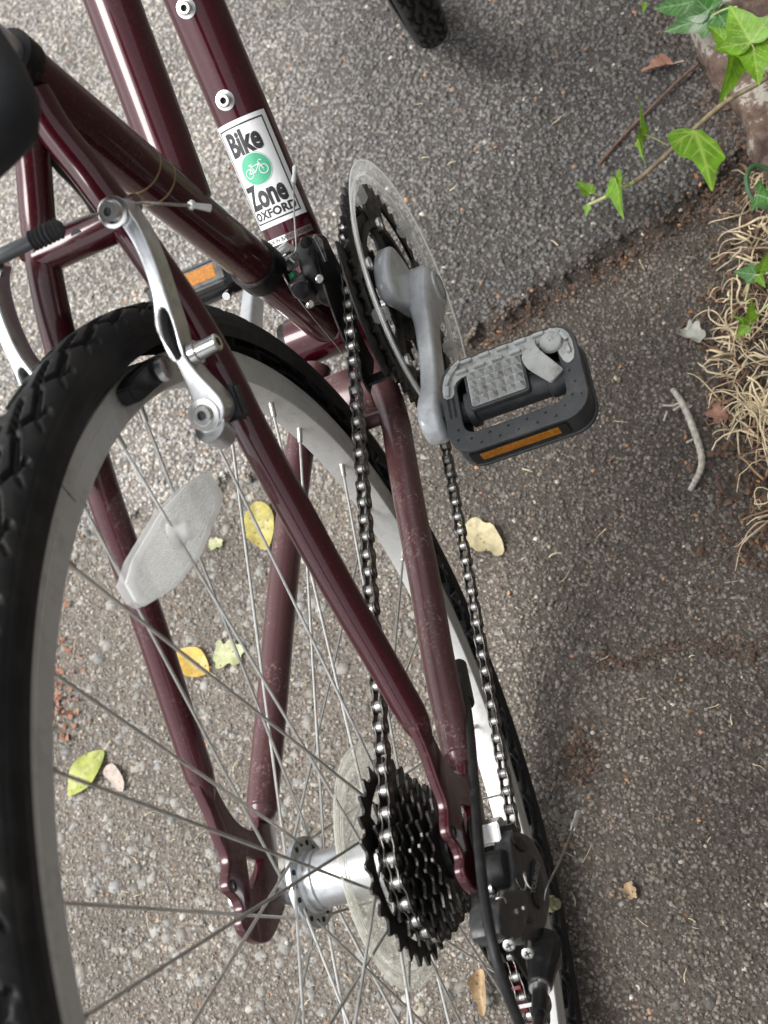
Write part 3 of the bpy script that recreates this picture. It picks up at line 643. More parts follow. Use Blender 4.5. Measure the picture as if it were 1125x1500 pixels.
# pedals
def pedal(O, sgn, w=(1, 0, 0), h=(0, 0, 1)):
    """spindle outwards along sgn*y; s outwards, w fore-aft, h up"""
    W_, H_ = unit(w), unit(h); S_ = V3((0, sgn, 0))
    P3 = lambda s, w, h: V3(O) + S_ * s + W_ * w + H_ * h
    MM = mat4(S_, W_, H_, O)
    def pm(name, polys, h0, h1, bev=.0008):
        me = plate_mesh(name, polys, (h1 - h0) / 2, MM @ Matrix.Translation((0, 0, (h0 + h1) / 2)), bev)
        return me
    out = rrect(.0092, -.0390, .1035, .0305, .017, 8); out_s = rrect(.0105, -.0378, .1020, .0292, .016, 8)
    inn_s = rrect(.0135, -.0345, .0990, .0262, .013, 8)
    win = rrect(.0205, -.0255, .0900, .0165, .008, 5)
    bodym = join_meshes([pm('a', [out, win], .0095, .0120), pm('b', [out_s, inn_s], -.0090, .0098, .0003), pm('c', [out, win], -.0115, -.0088)])
    bd = obj('pedal', bodym, M_pedal, bike, angle=40)
    gr = [(.0110, .0040), (.0110, .0130), (.0150, .0235), (.0250, .0285), (.0860, .0285), (.0960, .0265), (.1010, .0180), (.1010, .0020), (.0950, -.0020), (.0915, .004), (.0900, .0145), (.0850, .0172), (.0270, .0172), (.0195, .0130), (.0185, .0040)]
    obj('grip_rim', pm('grip_rim', [smooth_poly(gr, 1)], .0118, .0128, .0004), M_grip, bd)
    tre = MB()
    for i, (s0, w0, an) in enumerate([(.0150, .0085, 80), (.0165, .0165, 60), (.0215, .0225, 40)] + [(.031 + .0125 * k, .0258, 0) for k in range(5)] + [(.0265 + .0125 * k, .0195, 0) for k in range(5)] + [(.0915, .0240, -35), (.0965, .0180, -65), (.0975, .0090, -85), (.0235, .0255, 30)]):
        a = math.radians(an); ex = W_ * math.sin(a) + S_ * math.cos(a); ey = W_ * math.cos(a) - S_ * math.sin(a)
        tre.box(P3(s0, w0, .0138), ex, ey, H_, .0038, .0012, .0017)
    obj('grip_ridge', tre, M_grip, bd, bevel=.0003, kind='stuff')
    pad = rrect(.0285, -.0075, .0660, .0195, .002, 3); pb = obj('tread_pad', pm('tread_pad', [pad], .0085, .0122, .0006), M_grip, bd)
    frm = rrect(.0265, -.0098, .0680, .0200, .003, 3); obj('tread_pad_frame', pm('tread_pad_frame', [frm, pad], .0070, .0116, .0005), M_pedal, bd)
    st = MB()
    for i in range(6):
        for j in range(4):
            c = (.0318 + .0062 * i, -.0045 + .0063 * j); q = [P3(c[0] + a * .0026, c[1] + b * .0027, .0121) for a, b in ((-1, -1), (1, -1), (1, 1), (-1, 1))]
            t = [P3(c[0] + a * .0006, c[1] + b * .0005, .0166) for a, b in ((-1, -1), (1, -1), (1, 1), (-1, 1))]
            st.add(q + t, [(0, 1, 5, 4), (1, 2, 6, 5), (2, 3, 7, 6), (3, 0, 4, 7), (4, 5, 6, 7), (3, 2, 1, 0)])
            if sgn: pass
    obj('tread_stud', st, M_grip, bd, kind='stuff', angle=10)
    bar = MB().tube([P3(.016, -.002, 0), P3(.0225, -.002, 0), P3(.0235, -.002, 0), P3(.028, -.002, 0), P3(.029, -.002, 0), P3(.078, -.002, 0), P3(.079, -.002, 0), P3(.0945, -.002, 0), P3(.097, -.002, 0)],
                    [.0075, .0075, .0118, .0118, .0094, .0094, .0108, .0108, .0085], 32)
    obj('axle_barrel', bar, M_pedal, bd, angle=40)
    ax = MB().tube([P3(-.006, 0, 0), P3(.004, 0, 0)], .0062, 16); ax.tube([P3(.001, 0, 0), P3(.0085, 0, 0)], .0088, 6); obj('axle', ax, M_black, bd)
    slots = MB()
    for k in (0, 1): slots.box(P3(.0135 + .0035 * k, -.0035, .01205), S_, W_, H_, .0009, .0075, .00012)
    obj('slot', slots, M_blackm, bd)
    nb = MB()
    for (s0, w0) in [(.024 + .0125 * k, -.0295) for k in range(6)] + [(.030 + .0125 * k, -.0345) for k in range(5)] + [(.0165, -.0205), (.0150, -.0275), (.0930, -.0235), (.0965, -.015), (.0985, -.0250), (.0945, -.006)]:
        q = P3(s0, w0, .0119); nb.tube([q, q + H_ * .0014], [.0009, .0006], 8)
    obj('stud', nb, M_pedal, bd, kind='stuff')
    rf = obj('reflector', MB().box(P3(.0520, -.0381, .0015), S_, W_, H_, .0265, .0012, .0040 if sgn < 0 else .0062), M_orange, bd, bevel=.0004)
    rr_ = obj('reflector_frame', MB().box(P3(.0520, -.0376, .0005), S_, W_, H_, .0330, .0012, .0068 if sgn < 0 else .0086), M_black, bd, bevel=.0006)
    return bd, P3
pdl, P3 = pedal(V3((.2745, -.0925, .0002)), -1)
fl = MB(); fp = smooth_path([(.0745, .0195, .0135), (.0735, .013, .0185), (.0760, .004, .0205), (.0825, -.004, .0175), (.0870, -.009, .0135)], 2)
rings = []
for i, q in enumerate(fp):
    w_ = .0070 - .003 * abs(i / len(fp) - .5); a = P3(*q); t = V3((.55, -.83, 0)) * w_
    rings.append([a - t, a + t, a + t + V3((0, 0, .0022)), a - t + V3((0, 0, .0022))])
obj('torn_grip_flap', fl.loft(rings), M_grip, pdl, label='torn grey rubber strap curled up on the pedal', bevel=.0005)
kn = MB().lathe([(.0005, 0), (.0075, 0), (.0075, .0025), (.0065, .0036), (.0005, .0040)], P3(.088, .017, .0128), (0, 0, 1), 24); obj('grip_knob', kn, M_grip, pdl, angle=60)
pedal(V3((BB[0] + LD[0] * .1706, .0925, BB[2] + LD[2] * .1706)), 1, (.50, 0, -.866), (.866, 0, .50))

# chain -----------------------------------------------------------
cog_r = 22 * .0127 / 2 / math.pi; ring_r = 38 * .0127 / 2 / math.pi; pr = 11 * .0127 / 2 / math.pi
GP = V3((-.030, 0, -.078)); TP = V3((-.064, 0, -.128)); yC, yR = -.0370, -.0500
def tang(c0, r0, c1, r1, side):
    """outer/inner tangent between circles in xz; side=+1 left of travel for both if r same sign"""
    d = V3((c1[0] - c0[0], c1[2] - c0[2])); L = np.linalg.norm(d); d /= L; n = V3((-d[1], d[0])); k = (r0 - r1) / L; q = math.sqrt(max(0, 1 - k * k))
    e = d * k + n * q * side; return (c0[0] + e[0] * r0, c0[2] + e[1] * r0), (c1[0] + e[0] * r1, c1[2] + e[1] * r1)
ringc = (BB[0], 0, BB[2])
t1 = tang((0, 0, 0), cog_r, ringc, ring_r, 1)              # top run cog -> ring
t2 = tang(ringc, ring_r, tuple(TP), pr, 1)                  # bottom run ring -> tension pulley
def arc(c, r, p0, p1, ccw, n=40):
    a0 = math.atan2(p0[1] - c[2], p0[0] - c[0]); a1 = math.atan2(p1[1] - c[2], p1[0] - c[0])
    if ccw:
        while a1 < a0: a1 += 2 * math.pi
    else:
        while a1 > a0: a1 -= 2 * math.pi
    return [(c[0] + r * math.cos(a), c[2] + r * math.sin(a)) for a in np.linspace(a0, a1, n)]
pts = [t1[0], t1[1]] ; path = [(t1[0][0], yC, t1[0][1]), (t1[1][0], yR, t1[1][1])]
path += [(a, yR, b) for a, b in arc(ringc, ring_r, t1[1], t2[0], False)[1:]]
# tension pulley: comes along its bottom, round its rear, to the guide pulley front
t3 = ((TP[0] - pr * .3, TP[2] + pr * .95), (GP[0] + pr * .3, GP[2] - pr * .3))
dTG = unit(GP - TP); nTG = V3((-dTG[2], 0, dTG[0]))        # rear/up side
pa = TP + nTG * pr; pb = GP - nTG * pr
kk = tang(tuple(TP), pr, tuple(GP), -pr, 1)
path += [(a, yC - .010, b) for a, b in arc(tuple(TP), pr, t2[1], kk[0], False)]
kk2 = tang(tuple(GP), -pr, (0, 0, 0), cog_r, 1)
path += [(a, yC - .005, b) for a, b in arc(tuple(GP), pr, kk[1], kk2[0], True, 24)]
path += [(a, yC, b) for a, b in arc((0, 0, 0), cog_r, kk2[1], t1[0], False, 60)]
path = np.array(path); d = np.linalg.norm(np.diff(path, axis=0), axis=1); cum = np.concatenate([[0], np.cumsum(d)]); Ltot = cum[-1]
NL = int(round(Ltot / .0127 / 2)) * 2
sN = np.linspace(0, Ltot, NL + 1); PX = np.stack([np.interp(sN, cum, path[:, k]) for k in range(3)], 1)
def link_outline(hw, waist):
    o_ = []; 
    for sx in (1, -1):
        for a in np.linspace(-110, 110, 9):
            a = math.radians(a); o_.append((sx * (.00635 + hw * math.cos(a)), sx * hw * math.sin(a)))
        o_.append((0, sx * waist))
    return o_
def link_mesh(name, outer):
    parts = []; hy = .0031 if outer else .0021
    for s in (-1, 1): parts.append(plate_mesh('p', [link_outline(.0046 if outer else .0043, .0028)], .00045, Matrix.Translation((0, s * hy, 0)) @ MXZ, .00015))
    me = join_meshes(parts); finish(me, M_chain, 40); return me
oL, iL = link_mesh('outer_link', True), link_mesh('inner_link', False)
rol = MB().lathe([(.001, -.0017), (.0038, -.0017), (.0038, .0017), (.001, .0017)], (0, 0, 0), n=16).mesh('roller'); finish(rol, M_roller)
pin = MB().lathe([(.0002, -.0040), (.0016, -.0040), (.0018, -.0036), (.0018, .0036), (.0016, .0040), (.0002, .0040)], (0, 0, 0), n=12).mesh('pin'); finish(pin, M_roller)
chm = MB()
for q in PX[:-1]: chm.cyl(q - V3((0, .0039, 0)), q + V3((0, .0039, 0)), .0017, 10)
chain = obj('chain', chm, M_roller, bike)
for k in range(NL):
    a, b = PX[k], PX[k + 1]; ex = unit(b - a); ez = unit(np.cross(ex, (0, 1, 0))); ey = np.cross(ez, ex)
    lk = inst('outer_link' if k % 2 else 'inner_link', oL if k % 2 else iL, mat4(ex, ey, ez, (a + b) / 2), chain)
    inst('roller', rol, mat4(ex, ey, ez, a), chain)
print('links', NL)

# rear derailleur
rdm = trY([(778, 548), (800, 535), (870, 560), (905, 620), (935, 690), (965, 800), (963, 900), (950, 985), (920, 1055), (880, 1070), (825, 1052), (818, 960), (800, 880), (800, 760), (785, 640)], -.092, 500, 1050, 3.214)
rd = obj('rear_derailleur', plate_y('rd', [smooth_poly(rdm, 1)], -.089, .0060, .0026), M_rdg, bike, angle=35)
k1 = trY([(718, 760), (745, 700), (800, 720), (830, 850), (850, 1000), (840, 1050), (745, 1045), (725, 940), (715, 840)], -.080, 500, 1050, 3.214)
obj('linkage', plate_y('linkage', [smooth_poly(k1, 2)], -.0735, .0075, .0014), M_black, rd, angle=40)
k2 = trY([(740, 840), (860, 800), (880, 900), (855, 1050), (755, 1050), (735, 960)], -.098, 500, 1050, 3.214)
obj('knuckle', plate_y('knuckle', [smooth_poly(k2, 2)], -.0905, .0085, .0016), M_rdg, rd, angle=40)
for (pts_, yy, hh, nm) in (([(905, 660), (925, 700), (950, 810), (948, 900), (925, 905), (900, 830), (890, 740)], -.0957, .0008, 'name_plate'), ([(800, 560), (850, 570), (880, 620), (860, 640), (815, 600)], -.0956, .0007, 'top_ridge'), ([(835, 925), (905, 950), (900, 975), (840, 955)], -.0958, .0006, 'slot_recess')):
    obj(nm, plate_y(nm, [smooth_poly(trY(pts_, yy, 500, 1050, 3.214), 1)], yy, hh, .0003), M_black, rd)
sprg = MB(); sc0 = onY(500 + 745 / 3.214, 1050 + 800 / 3.214, -.083); sprg.tube([sc0 + V3((.0045 * math.cos(t), -.0008 * t, .0045 * math.sin(t))) for t in np.linspace(0, 6.28 * 3.5, 80)], .0006, 6); obj('spring', sprg, M_bolt, rd)
for (px, py, y, r_) in ((731, 1345, -.088, .0022), (757, 1335, -.0995, .0016), (767, 1330, -.0995, .0012), (722, 1300, -.083, .0030)):
    c = onY(px, py, y); obj('pivot_pin', MB().tube([c + V3((0, .004, 0)), c, c + V3((0, -.0006, 0))], [r_, r_, r_ * .7], 14), M_bolt, rd)
lay = MB(); c = onY(500 + 785 / 3.214, 1050 + 715 / 3.214, -.0915); lay.lathe([(.0005, 0), (.0100, 0), (.0110, .0016), (.0110, .012), (.0005, .012)], c, (0, 1, 0), 36); obj('pivot_cap', lay, M_black, rd)
a_ = onY(500 + 685 / 3.214, 1050 + 560 / 3.214, -.079); nut = MB().tube([V3((0, -.074, .0)) , V3((0, -.0885, .0))], .0112, 6); obj('axle_nut', nut, M_bolt, bike, bevel=.0008)
obj('axle_end', MB().cyl((0, -.0885, 0), (0, -.0945, 0), .0052, 20), M_blackm, bike)
obj('axle_washer', MB().lathe([(.004, -.0715), (.0150, -.0715), (.0160, -.0730), (.0150, -.0750), (.004, -.0750)], (0, 0, 0), n=32), M_blackm, bike)
obj('hanger_plate', plate_y('hanger', [smooth_poly([(.014, .010), (.010, -.014), (-.002, -.036), (-.014, -.046), (-.026, -.042), (-.026, -.026), (-.016, -.010), (-.014, .010), (0, .017)], 2)], -.0745, .0022, .0008), M_blackm, bike)
obj('axle_nut', MB().tube([V3((0, .072, .0)), V3((0, .0815, .0))], .0095, 6), M_bolt, bike, bevel=.0008); obj('axle_end', MB().cyl((0, .0815, 0), (0, .089, 0), .0048, 20), M_bolt, bike)
for (px, py, y) in ((733, 1320, -.096), (746, 1382, -.098), (773, 1394, -.100)):
    c = onY(px, py, y); d = unit(V3((-.55, -.15, .8))); s_ = obj('adjusting_screw', MB().tube([c - d * .009, c, c + d * .0003, c + d * .0022, c + d * .0028], [.0018, .0018, .0031, .0031, .0022], 18), M_bolt, rd)
    u_, w_, _ = frame_of(d); cr2 = MB(); cr2.box(c + d * .00285, u_, w_, d, .0018, .0004, .0001); cr2.box(c + d * .00287, w_, u_, d, .0018, .0004, .0001); obj('screw_slot', cr2, M_blackm, s_)
# barrel adjuster and cable housing
q0 = onY(797, 1390, -.094); q1 = onY(791, 1445, -.094)
obj('barrel_adjuster', MB().tube([q0 * 1.25 - q1 * .25, q0, q0 * .7 + q1 * .3, q0 * .45 + q1 * .55, q1], [.0085, .0100, .0098, .0080, .0066], 10), M_black, rd, angle=20)
obj('adjuster_ring', MB().tube([q1 * .98 + q0 * .02, q1 + (q1 - q0) * .08], [.0058, .0056], 20), M_bolt, rd)
hp = [onY(*q) for q in ((677, 990, -.066), (684, 1035, -.072), (690, 1080, -.079), (695, 1150, -.090), (701, 1240, -.100), (711, 1330, -.106), (726, 1405, -.108), (745, 1460, -.107), (762, 1500, -.104), (772, 1530, -.100), (784, 1530, -.097), (790, 1490, -.095), (792, 1450, -.094))]
hs_ = obj('cable_housing', MB().tube(smooth_path(hp, 3), .0027, 16), M_black, bike)
e1 = onY(791, 1450, -.094); e2 = onY(790, 1485, -.095); obj('housing_ferrule', MB().tube([e1, e2], .0042, 16), M_black, hs_)
stp = onY(676, 1000, -.064); obj('cable_stop', MB().tube([onY(672, 975, -.061), onY(683, 1030, -.070)], .0052, 16), M_black, bike)
# loose shift cable end
cp = smooth_path([onY(*q) for q in ((796, 1322, -.094), (800, 1300, -.098), (812, 1278, -.102), (826, 1250, -.104), (836, 1222, -.102), (841, 1208, -.100))], 2)
obj('cable', MB().tube(cp, .0007, 8), M_cable, rd); a, b = onY(839, 1214, -.1), onY(847, 1191, -.098); obj('cable_end_cap', MB().tube([a, a * .7 + b * .3, a * .4 + b * .6, b], [.0016, .0021, .0016, .0022], 10), M_cap, rd)
c = onY(806, 1325, -.092); obj('pinch_bolt', MB().tube([c + V3((.002, .006, -.002)), c + V3((0, -.002, 0)), c + V3((0, -.0022, 0)), c + V3((-.001, -.005, .001))], [.0048, .0048, .0032, .0032], 6), simple('aged_yellow_zinc', (.42, .43, .30), .35, .8), rd)
text_mesh('TOURNEY', .0105, .62, .00025, 0, 0, 0, 'derailleur_lettering', simple('grey_print', (.22, .22, .22), .5), rd,
          (lambda o_, ex_, ey_: (lambda a, b, c: o_ + ex_ * a + ey_ * b + V3((0, -1, 0)) * c))(onY(785, 1285, -.0968), unit(onY(788, 1262, -.0968) - onY(778, 1318, -.0968)), unit(onY(779, 1287, -.0968) - onY(791, 1290, -.0968))), 1.0)
# cage and pulleys
def cage(y, mat):
    out = []; 
    for c, a0 in ((GP, 0), (TP, 0)): pass
    dd = unit(TP - GP); nn = V3((-dd[2], 0, dd[0])); L = []
    for c, s in ((GP, -1), (TP, 1)):
        for a in np.linspace(-90, 90, 9): 
            a = math.radians(a) ; L.append(c + (dd * s * math.cos(a) + nn * s * math.sin(a)) * .0135)
    return [(q[0], q[2]) for q in L]
for y in (-.0370, -.0530): obj('cage_plate', plate_y('cage', [cage(y, 0)], y, .0010, .0004), M_blackm, rd)
for c, mt in ((GP, M_black), (TP, M_red)):
    gear('pulley', 11, yC - .008, c, .0030, [], rd, mt, .0030)
tabm = MB(); q = onY(772, 1470, -.052); tabm.box(q, (0, 1, 0), unit((1, 0, .5)), unit((-.5, 0, 1)), .008, .0012, .0030); obj('chain_pin_stop', tabm, M_bolt, rd)

# front derailleur
std = unit(ST_TOP - BB); bc = BB + std * ((V3((.4105, 0, .052)) - BB) @ std)
fd = obj('front_derailleur', MB().tube([bc - std * .009, bc + std * .009], .0181, 40), M_blackm, bike, bevel=.0006)
fbod = trY([(350, 190), (420, 165), (510, 180), (560, 260), (620, 400), (720, 560), (770, 680), (800, 800), (650, 840), (560, 800), (430, 790), (400, 720), (330, 640), (300, 560), (350, 470), (360, 350)], -.030, 380, 320, 6.25)
fbod = trY([(352, 200), (430, 170), (500, 190), (540, 280), (600, 400), (690, 560), (740, 700), (740, 800), (640, 820), (560, 770), (500, 640), (430, 560), (380, 430), (365, 330)], -.030, 380, 320, 6.25)
obj('linkage', plate_y('fdl', [smooth_poly(fbod, 2)], -.0340, .0060, .003), M_black, fd, angle=50)
k3 = trY([(300, 560), (400, 470), (520, 480), (600, 560), (660, 700), (600, 790), (480, 770), (380, 700), (330, 640)], -.022, 380, 320, 6.25)
obj('linkage', plate_y('fdl2', [smooth_poly(k3, 2)], -.0240, .0075, .003), M_black, fd, angle=50)
for (x_, y_, r_, yy, mt) in ((430, 215, .0040, -.040, M_blackm), (553, 553, .0030, -.0405, M_bolt), (470, 785, .0026, -.0325, M_bolt), (382, 655, .0058, -.0320, M_blackm)):
    c = onY(380 + x_ / 6.25, 320 + y_ / 6.25, yy); dq = unit(CC - c + V3((0, -.2, 0))); obj('pivot_pin', MB().tube([c - dq * .006, c, c + dq * .0006], [r_, r_, r_ * .75], 20), mt, fd)
pl1 = trY([(500, 150), (560, 200), (610, 400), (590, 400), (530, 260), (480, 180)], -.040, 380, 320, 6.25); obj('spring_plate', plate_y('spl', [pl1], -.0405, .0009, .0003), M_bolt, fd)
c1 = onY(424, 386, -.016); dq = unit(V3((-.75, .10, .66))); obj('cable_bolt', MB().tube([c1 - dq * .010, c1 + dq * .002, c1 + dq * .0021, c1 + dq * .005], [.0055, .0055, .0048, .0048], 6), M_bolt, fd)
c2 = onY(427, 400, -.018); obj('green_threadlock', MB().tube([c2, c2 + V3((-.006, 0, -.004))], .0028, 14), M_greenp, fd)
obj('cable_clamp', MB().tube([onY(402, 379, -.004), onY(420, 366, -.012), onY(436, 372, -.018)], [.0045, .0060, .0045], 14), M_bolt, fd)
obj('clamp_bolt', MB().tube([onY(395, 384, -.008), onY(408, 378, -.012)], .0046, 12), M_bolt, fd)
wire = smooth_path([onY(*q) for q in ((430, 262, -.028), (430, 300, -.028), (433, 345, -.026), (435, 368, -.022), (425, 376, -.018), (410, 390, -.014), (418, 412, -.016), (450, 455, -.020), (480, 490, -.022), (502, 518, -.024))], 2)
obj('cable', MB().tube(wire, .00065, 8), M_cable, fd)
a, b = onY(430, 268, -.028), onY(432, 245, -.029); obj('cable_end_cap', MB().tube([a, a * .7 + b * .3, a * .45 + b * .55, b], [.0016, .0019, .0014, .0019], 10), M_cap, fd)
def arcplate(r0, r1, a0, a1, n=24): 
    A = np.radians(np.linspace(a0, a1, n)); return [(BB[0] + r1 * math.cos(a), BB[2] + r1 * math.sin(a)) for a in A] + [(BB[0] + r0 * math.cos(a), BB[2] + r0 * math.sin(a)) for a in A[::-1]]
obj('cage_plate', plate_y('co', [smooth_poly(arcplate(.092, .112, 98, 152), 1)], -.0565, .0008, .0003), M_blackm, fd)
obj('cage_plate', plate_y('ci', [smooth_poly(arcplate(.070, .112, 98, 156), 1)], -.0400, .0008, .0003), M_blackm, fd)
A = math.radians(153); c = BB + V3((.103 * math.cos(A), -.0483, .103 * math.sin(A))); obj('cage_bridge', MB().box(c, (0, 1, 0), (math.cos(A), 0, math.sin(A)), (-math.sin(A), 0, math.cos(A)), .0090, .0060, .0010), M_blackm, fd)
c3 = V3((.4065, .0205, .0500)); dl = unit((-.35, .75, .25)); obj('clamp_hinge', MB().box(c3, dl, std, np.cross(dl, std), .0050, .0060, .0040), M_blackm, fd, bevel=.001)
c4 = c3 + V3((-.008, .004, .002)); obj('clamp_screw', MB().tube([c4, c4 + V3((-.006, 0, .005))], [.0028, .0028], 14), M_bolt, fd)

# V-brakes
wv = unit((-.563, 0, .826)); wd = wv @ V3((.18, 0, .2206)); uv = V3((wv[2], 0, -wv[0]))
def arm_uv(pts, ox=140, oy=270, s=3.75):
    r_ = []
    for a, b in pts: q = on(ox + a / s, oy + b / s, wv, wd); r_.append(((q - wv * wd) @ uv, q[1]))
    return r_
face = [(62, 120), (95, 65), (160, 90), (200, 170), (235, 215), (285, 320), (345, 470), (400, 650), (448, 790), (478, 930), (560, 1040), (640, 1120), (700, 1190), (712, 1260), (680, 1320), (600, 1362), (548, 1330), (526, 1270), (530, 1190), (475, 1070), (425, 960), (372, 880), (322, 800), (318, 700), (305, 590), (240, 400), (170, 270), (118, 200), (70, 180)]
slot = [(352, 680), (385, 690), (415, 760), (440, 850), (470, 930), (455, 965), (425, 955), (395, 900), (362, 820), (350, 740)]
fuv = smooth_poly(arm_uv(face), 2); suv = smooth_poly(arm_uv(slot), 1)
mi = wv * wd
def brake(s):
    # 2-D (u, y) -> world ; s=-1 right side as traced, +1 mirrored to the left
    M4 = Matrix(((uv[0], 0, wv[0], mi[0] - wv[0] * .0075), (uv[1], 1, wv[1], 0), (uv[2], 0, wv[2], mi[2] - wv[2] * .0075), (0, 0, 0, 1)))
    f_ = fuv; sl = suv
    if s > 0: f_ = [(a, -b) for a, b in fuv]; sl = [(a, -b) for a, b in suv]
    arm = obj('brake_arm', plate_mesh('brake_arm', [f_, sl], .0075, M4, .0013, 3), M_alloy, bike, angle=40)
    inset = obj('arm_web', plate_mesh('arm_web', [sl], .0030, Matrix.Translation(Vector(-wv * .0050)) @ M4, .0003), M_blackm, arm)
    q = on(300, 608, wv, wd); q = V3((q[0], -s * q[1], q[2])) if s > 0 else q
    if s > 0: q = V3((q[0], abs(q[1]), q[2]))
    bo = obj('pivot_bolt', MB().lathe([(.0025, .0040), (.0046, .0040), (.0052, .0030), (.0056, .0016), (.0080, .0014), (.0082, .0002), (.0030, .0002), (.0024, .0010)], q, wv, 28), M_bolt, arm)
    obj('bolt_socket', MB().cyl(q + wv * .0008, q + wv * .0016, .0021, 6), M_noodle, bo)
    obj('brake_boss', MB().tube([q - wv * .014, q - wv * .022, q - wv * .038], [.0085, .0078, .0065], 20), M_paintm, bike)
    pv = MB().tube([q - wv * .0005 + uv * -.006, q - wv * .0125 + uv * -.013], [.0085, .0070], 20); obj('pivot_sleeve', pv, M_alloy, arm)
    sp_ = MB(); sp_.box(q - wv * .018 + V3((.002, s * .008, 0)), uv, (0, 1, 0), wv, .009, .006, .004); obj('spring_holder', sp_, M_black, arm, bevel=.0015)
    t_ = on(168, 311, wv, wd); t_ = V3((t_[0], s * abs(t_[1]), t_[2]))
    ab = obj('anchor_bolt', MB().lathe([(.0022, .0075), (.0050, .0075), (.0058, .0060), (.0060, .0030), (.0078, .0026), (.0080, .0010), (.0030, .0010), (.0022, .0030)], t_, wv, 28), M_bolt, arm)
    obj('bolt_socket', MB().cyl(t_ + wv * .0035, t_ + wv * .0052, .0020, 6), M_noodle, ab)
    # brake pad and its post
    pc = V3((.2065, s * .0185, .2305)); tg = unit((.70, 0, -.70)); R0 = math.atan2(pc[2], pc[0]); rr0 = .3112; R0 -= .055
    pp = MB(); rings = []
    for k in np.linspace(-1, 1, 15):
        a = R0 + .045 + k * .088; e = V3((math.cos(a), 0, math.sin(a))); h = .0066 * (1 - .35 * abs(k) ** 4)
        c = e * rr0; rings.append([c + e * h + V3((0, s * .0122, 0)), c + e * h + V3((0, s * .0205, 0)), c - e * h + V3((0, s * .0205, 0)), c - e * h + V3((0, s * .0122, 0))])
    pad = obj('brake_pad', pp.loft(rings), M_black, arm, bevel=.001)
    a = R0 + .020; e = V3((math.cos(a), 0, math.sin(a))); c = e * rr0
    obj('pad_washer', MB().tube([c + V3((0, s * .0205, 0)), c + V3((0, s * .0225, 0)), c + V3((0, s * .0262, 0)), c + V3((0, s * .027, 0))], [.0045, .0062, .0062, .004], 20), M_alloy, arm)
    return arm
armR = brake(-1); armL = brake(1)
# pad bolt standing out at the right arm
a = on(287, 517, wv, wd - .006); b = on(306, 515, wv, wd - .006); d_ = V3((0, -1, 0)); 
pbm = MB().lathe([(.0022, .0155), (.0040, .0155), (.0046, .0147), (.0047, .004), (.0060, .0035), (.0060, 0), (.0022, 0), (.0021, .011)], V3((a[0], a[1] + .002, a[2])), unit((.05, -1, .05)), 24)
pb_ = obj('pad_bolt', pbm, M_bolt, armR)
# brake cable, boot and noodle
tR = on(168, 311, wv, wd - .002); tL = V3((tR[0], -tR[1], tR[2]))
bR = onY(93, 331, -.0195); bL = onY(8, 372, .014)
dN = unit(bL - bR)
L_ = np.linalg.norm(bL - bR)
cab = obj('brake_cable', MB().tube(smooth_path([on(93, 331, (0, 1, 0), -.0195), onY(130, 315, -.030), tR + wv * .002, onY(200, 296, -.0445), onY(240, 299, -.055), onY(282, 301, -.064)], 2), .00085, 8), M_cable, bike)
obj('cable_end_cap', MB().tube([onY(277, 300, -.063), onY(279, 300, -.0634), onY(283, 301, -.0643), onY(284, 301, -.0645), onY(308, 305, -.070)], [.0017, .0026, .0026, .0015, .0021], 12), M_cap, cab)
bt = MB(); n_ = 34; bp = [bR + dN * L_ * .52 * i / n_ for i in range(n_ + 1)]; brd = [.0016 + .0030 * min(1, i / 4) + .0008 * math.sin(i * 1.32) * (1 if i > 3 else 0) for i in range(n_ + 1)]
obj('noodle_boot', bt.tube(bp, brd, 24), M_boot, bike, angle=70)
obj('noodle', MB().tube([bR + dN * L_ * .50, bL, bL + dN * .004, bL + dN * .005, bL + dN * .012, bL + dN * .013, bL + dN * .05], [.0036, .0038, .0038, .0056, .0056, .0030, .0030], 24), M_noodle, bike)

# spoke reflector
rp = [(298, 693), (317, 726), (316, 742), (286, 815), (250, 862), (203, 891), (190, 884), (175, 858), (186, 822), (228, 752), (262, 716)]
ry = .0045
r2 = trY(rp, ry)
rfl = obj('reflector', plate_y('reflector', [r2], ry, .0026, .0012), M_refl, wheel, label='clear plastic spoke reflector clipped between two spokes')
cen = V3((np.mean([q[0] for q in r2]), 0, np.mean([q[1] for q in r2])))
inner = [(cen[0] + (a - cen[0]) * .88, cen[2] + (b - cen[2]) * .84) for a, b in r2]
obj('reflector_rim', plate_y('reflector_rim', [r2, inner], ry - .0034, .0010, .0005), M_refl2, rfl)
# prism ridges
pa_, pb_2 = onY(303, 707, ry), onY(188, 873, ry); dl = unit(pb_2 - pa_); dw = unit(np.cross(dl, (0, 1, 0)))
pr_ = MB(); nx_, nw_ = 46, 20
def inside(poly, x, z):
    c = False; j = len(poly) - 1
    for i in range(len(poly)):
        if (poly[i][1] > z) != (poly[j][1] > z) and x < (poly[j][0] - poly[i][0]) * (z - poly[i][1]) / (poly[j][1] - poly[i][1]) + poly[i][0]: c = not c
        j = i
    return c
inn2 = inner
for i in range(-24, 25):
    for j in range(-9, 10):
        q = cen + dl * i * .0029 + dw * j * .0033
        if inside(inn2, q[0], q[2]) and not (abs(i) < 3) :
            q[1] = ry - .0028; B = [q + dl * a * .00115 + dw * b * .00150 for a, b in ((-1, -1), (1, -1), (1, 1), (-1, 1))]; t = q + V3((0, -.0020, 0))
            pr_.add(B + [t], [(0, 1, 4), (1, 2, 4), (2, 3, 4), (3, 0, 4)])
obj('prism', pr_, M_refl2, rfl, kind='stuff', angle=5)
kc = onY(271, 778, -.009); obj('clip', MB().lathe([(.0005, -.0045), (.0042, -.0040), (.0052, -.0020), (.0052, .0020), (.0085, .0040), (.0085, .0060), (.0005, .0060)], kc, (0, 1, 0), 24), M_refl2, rfl, angle=60)

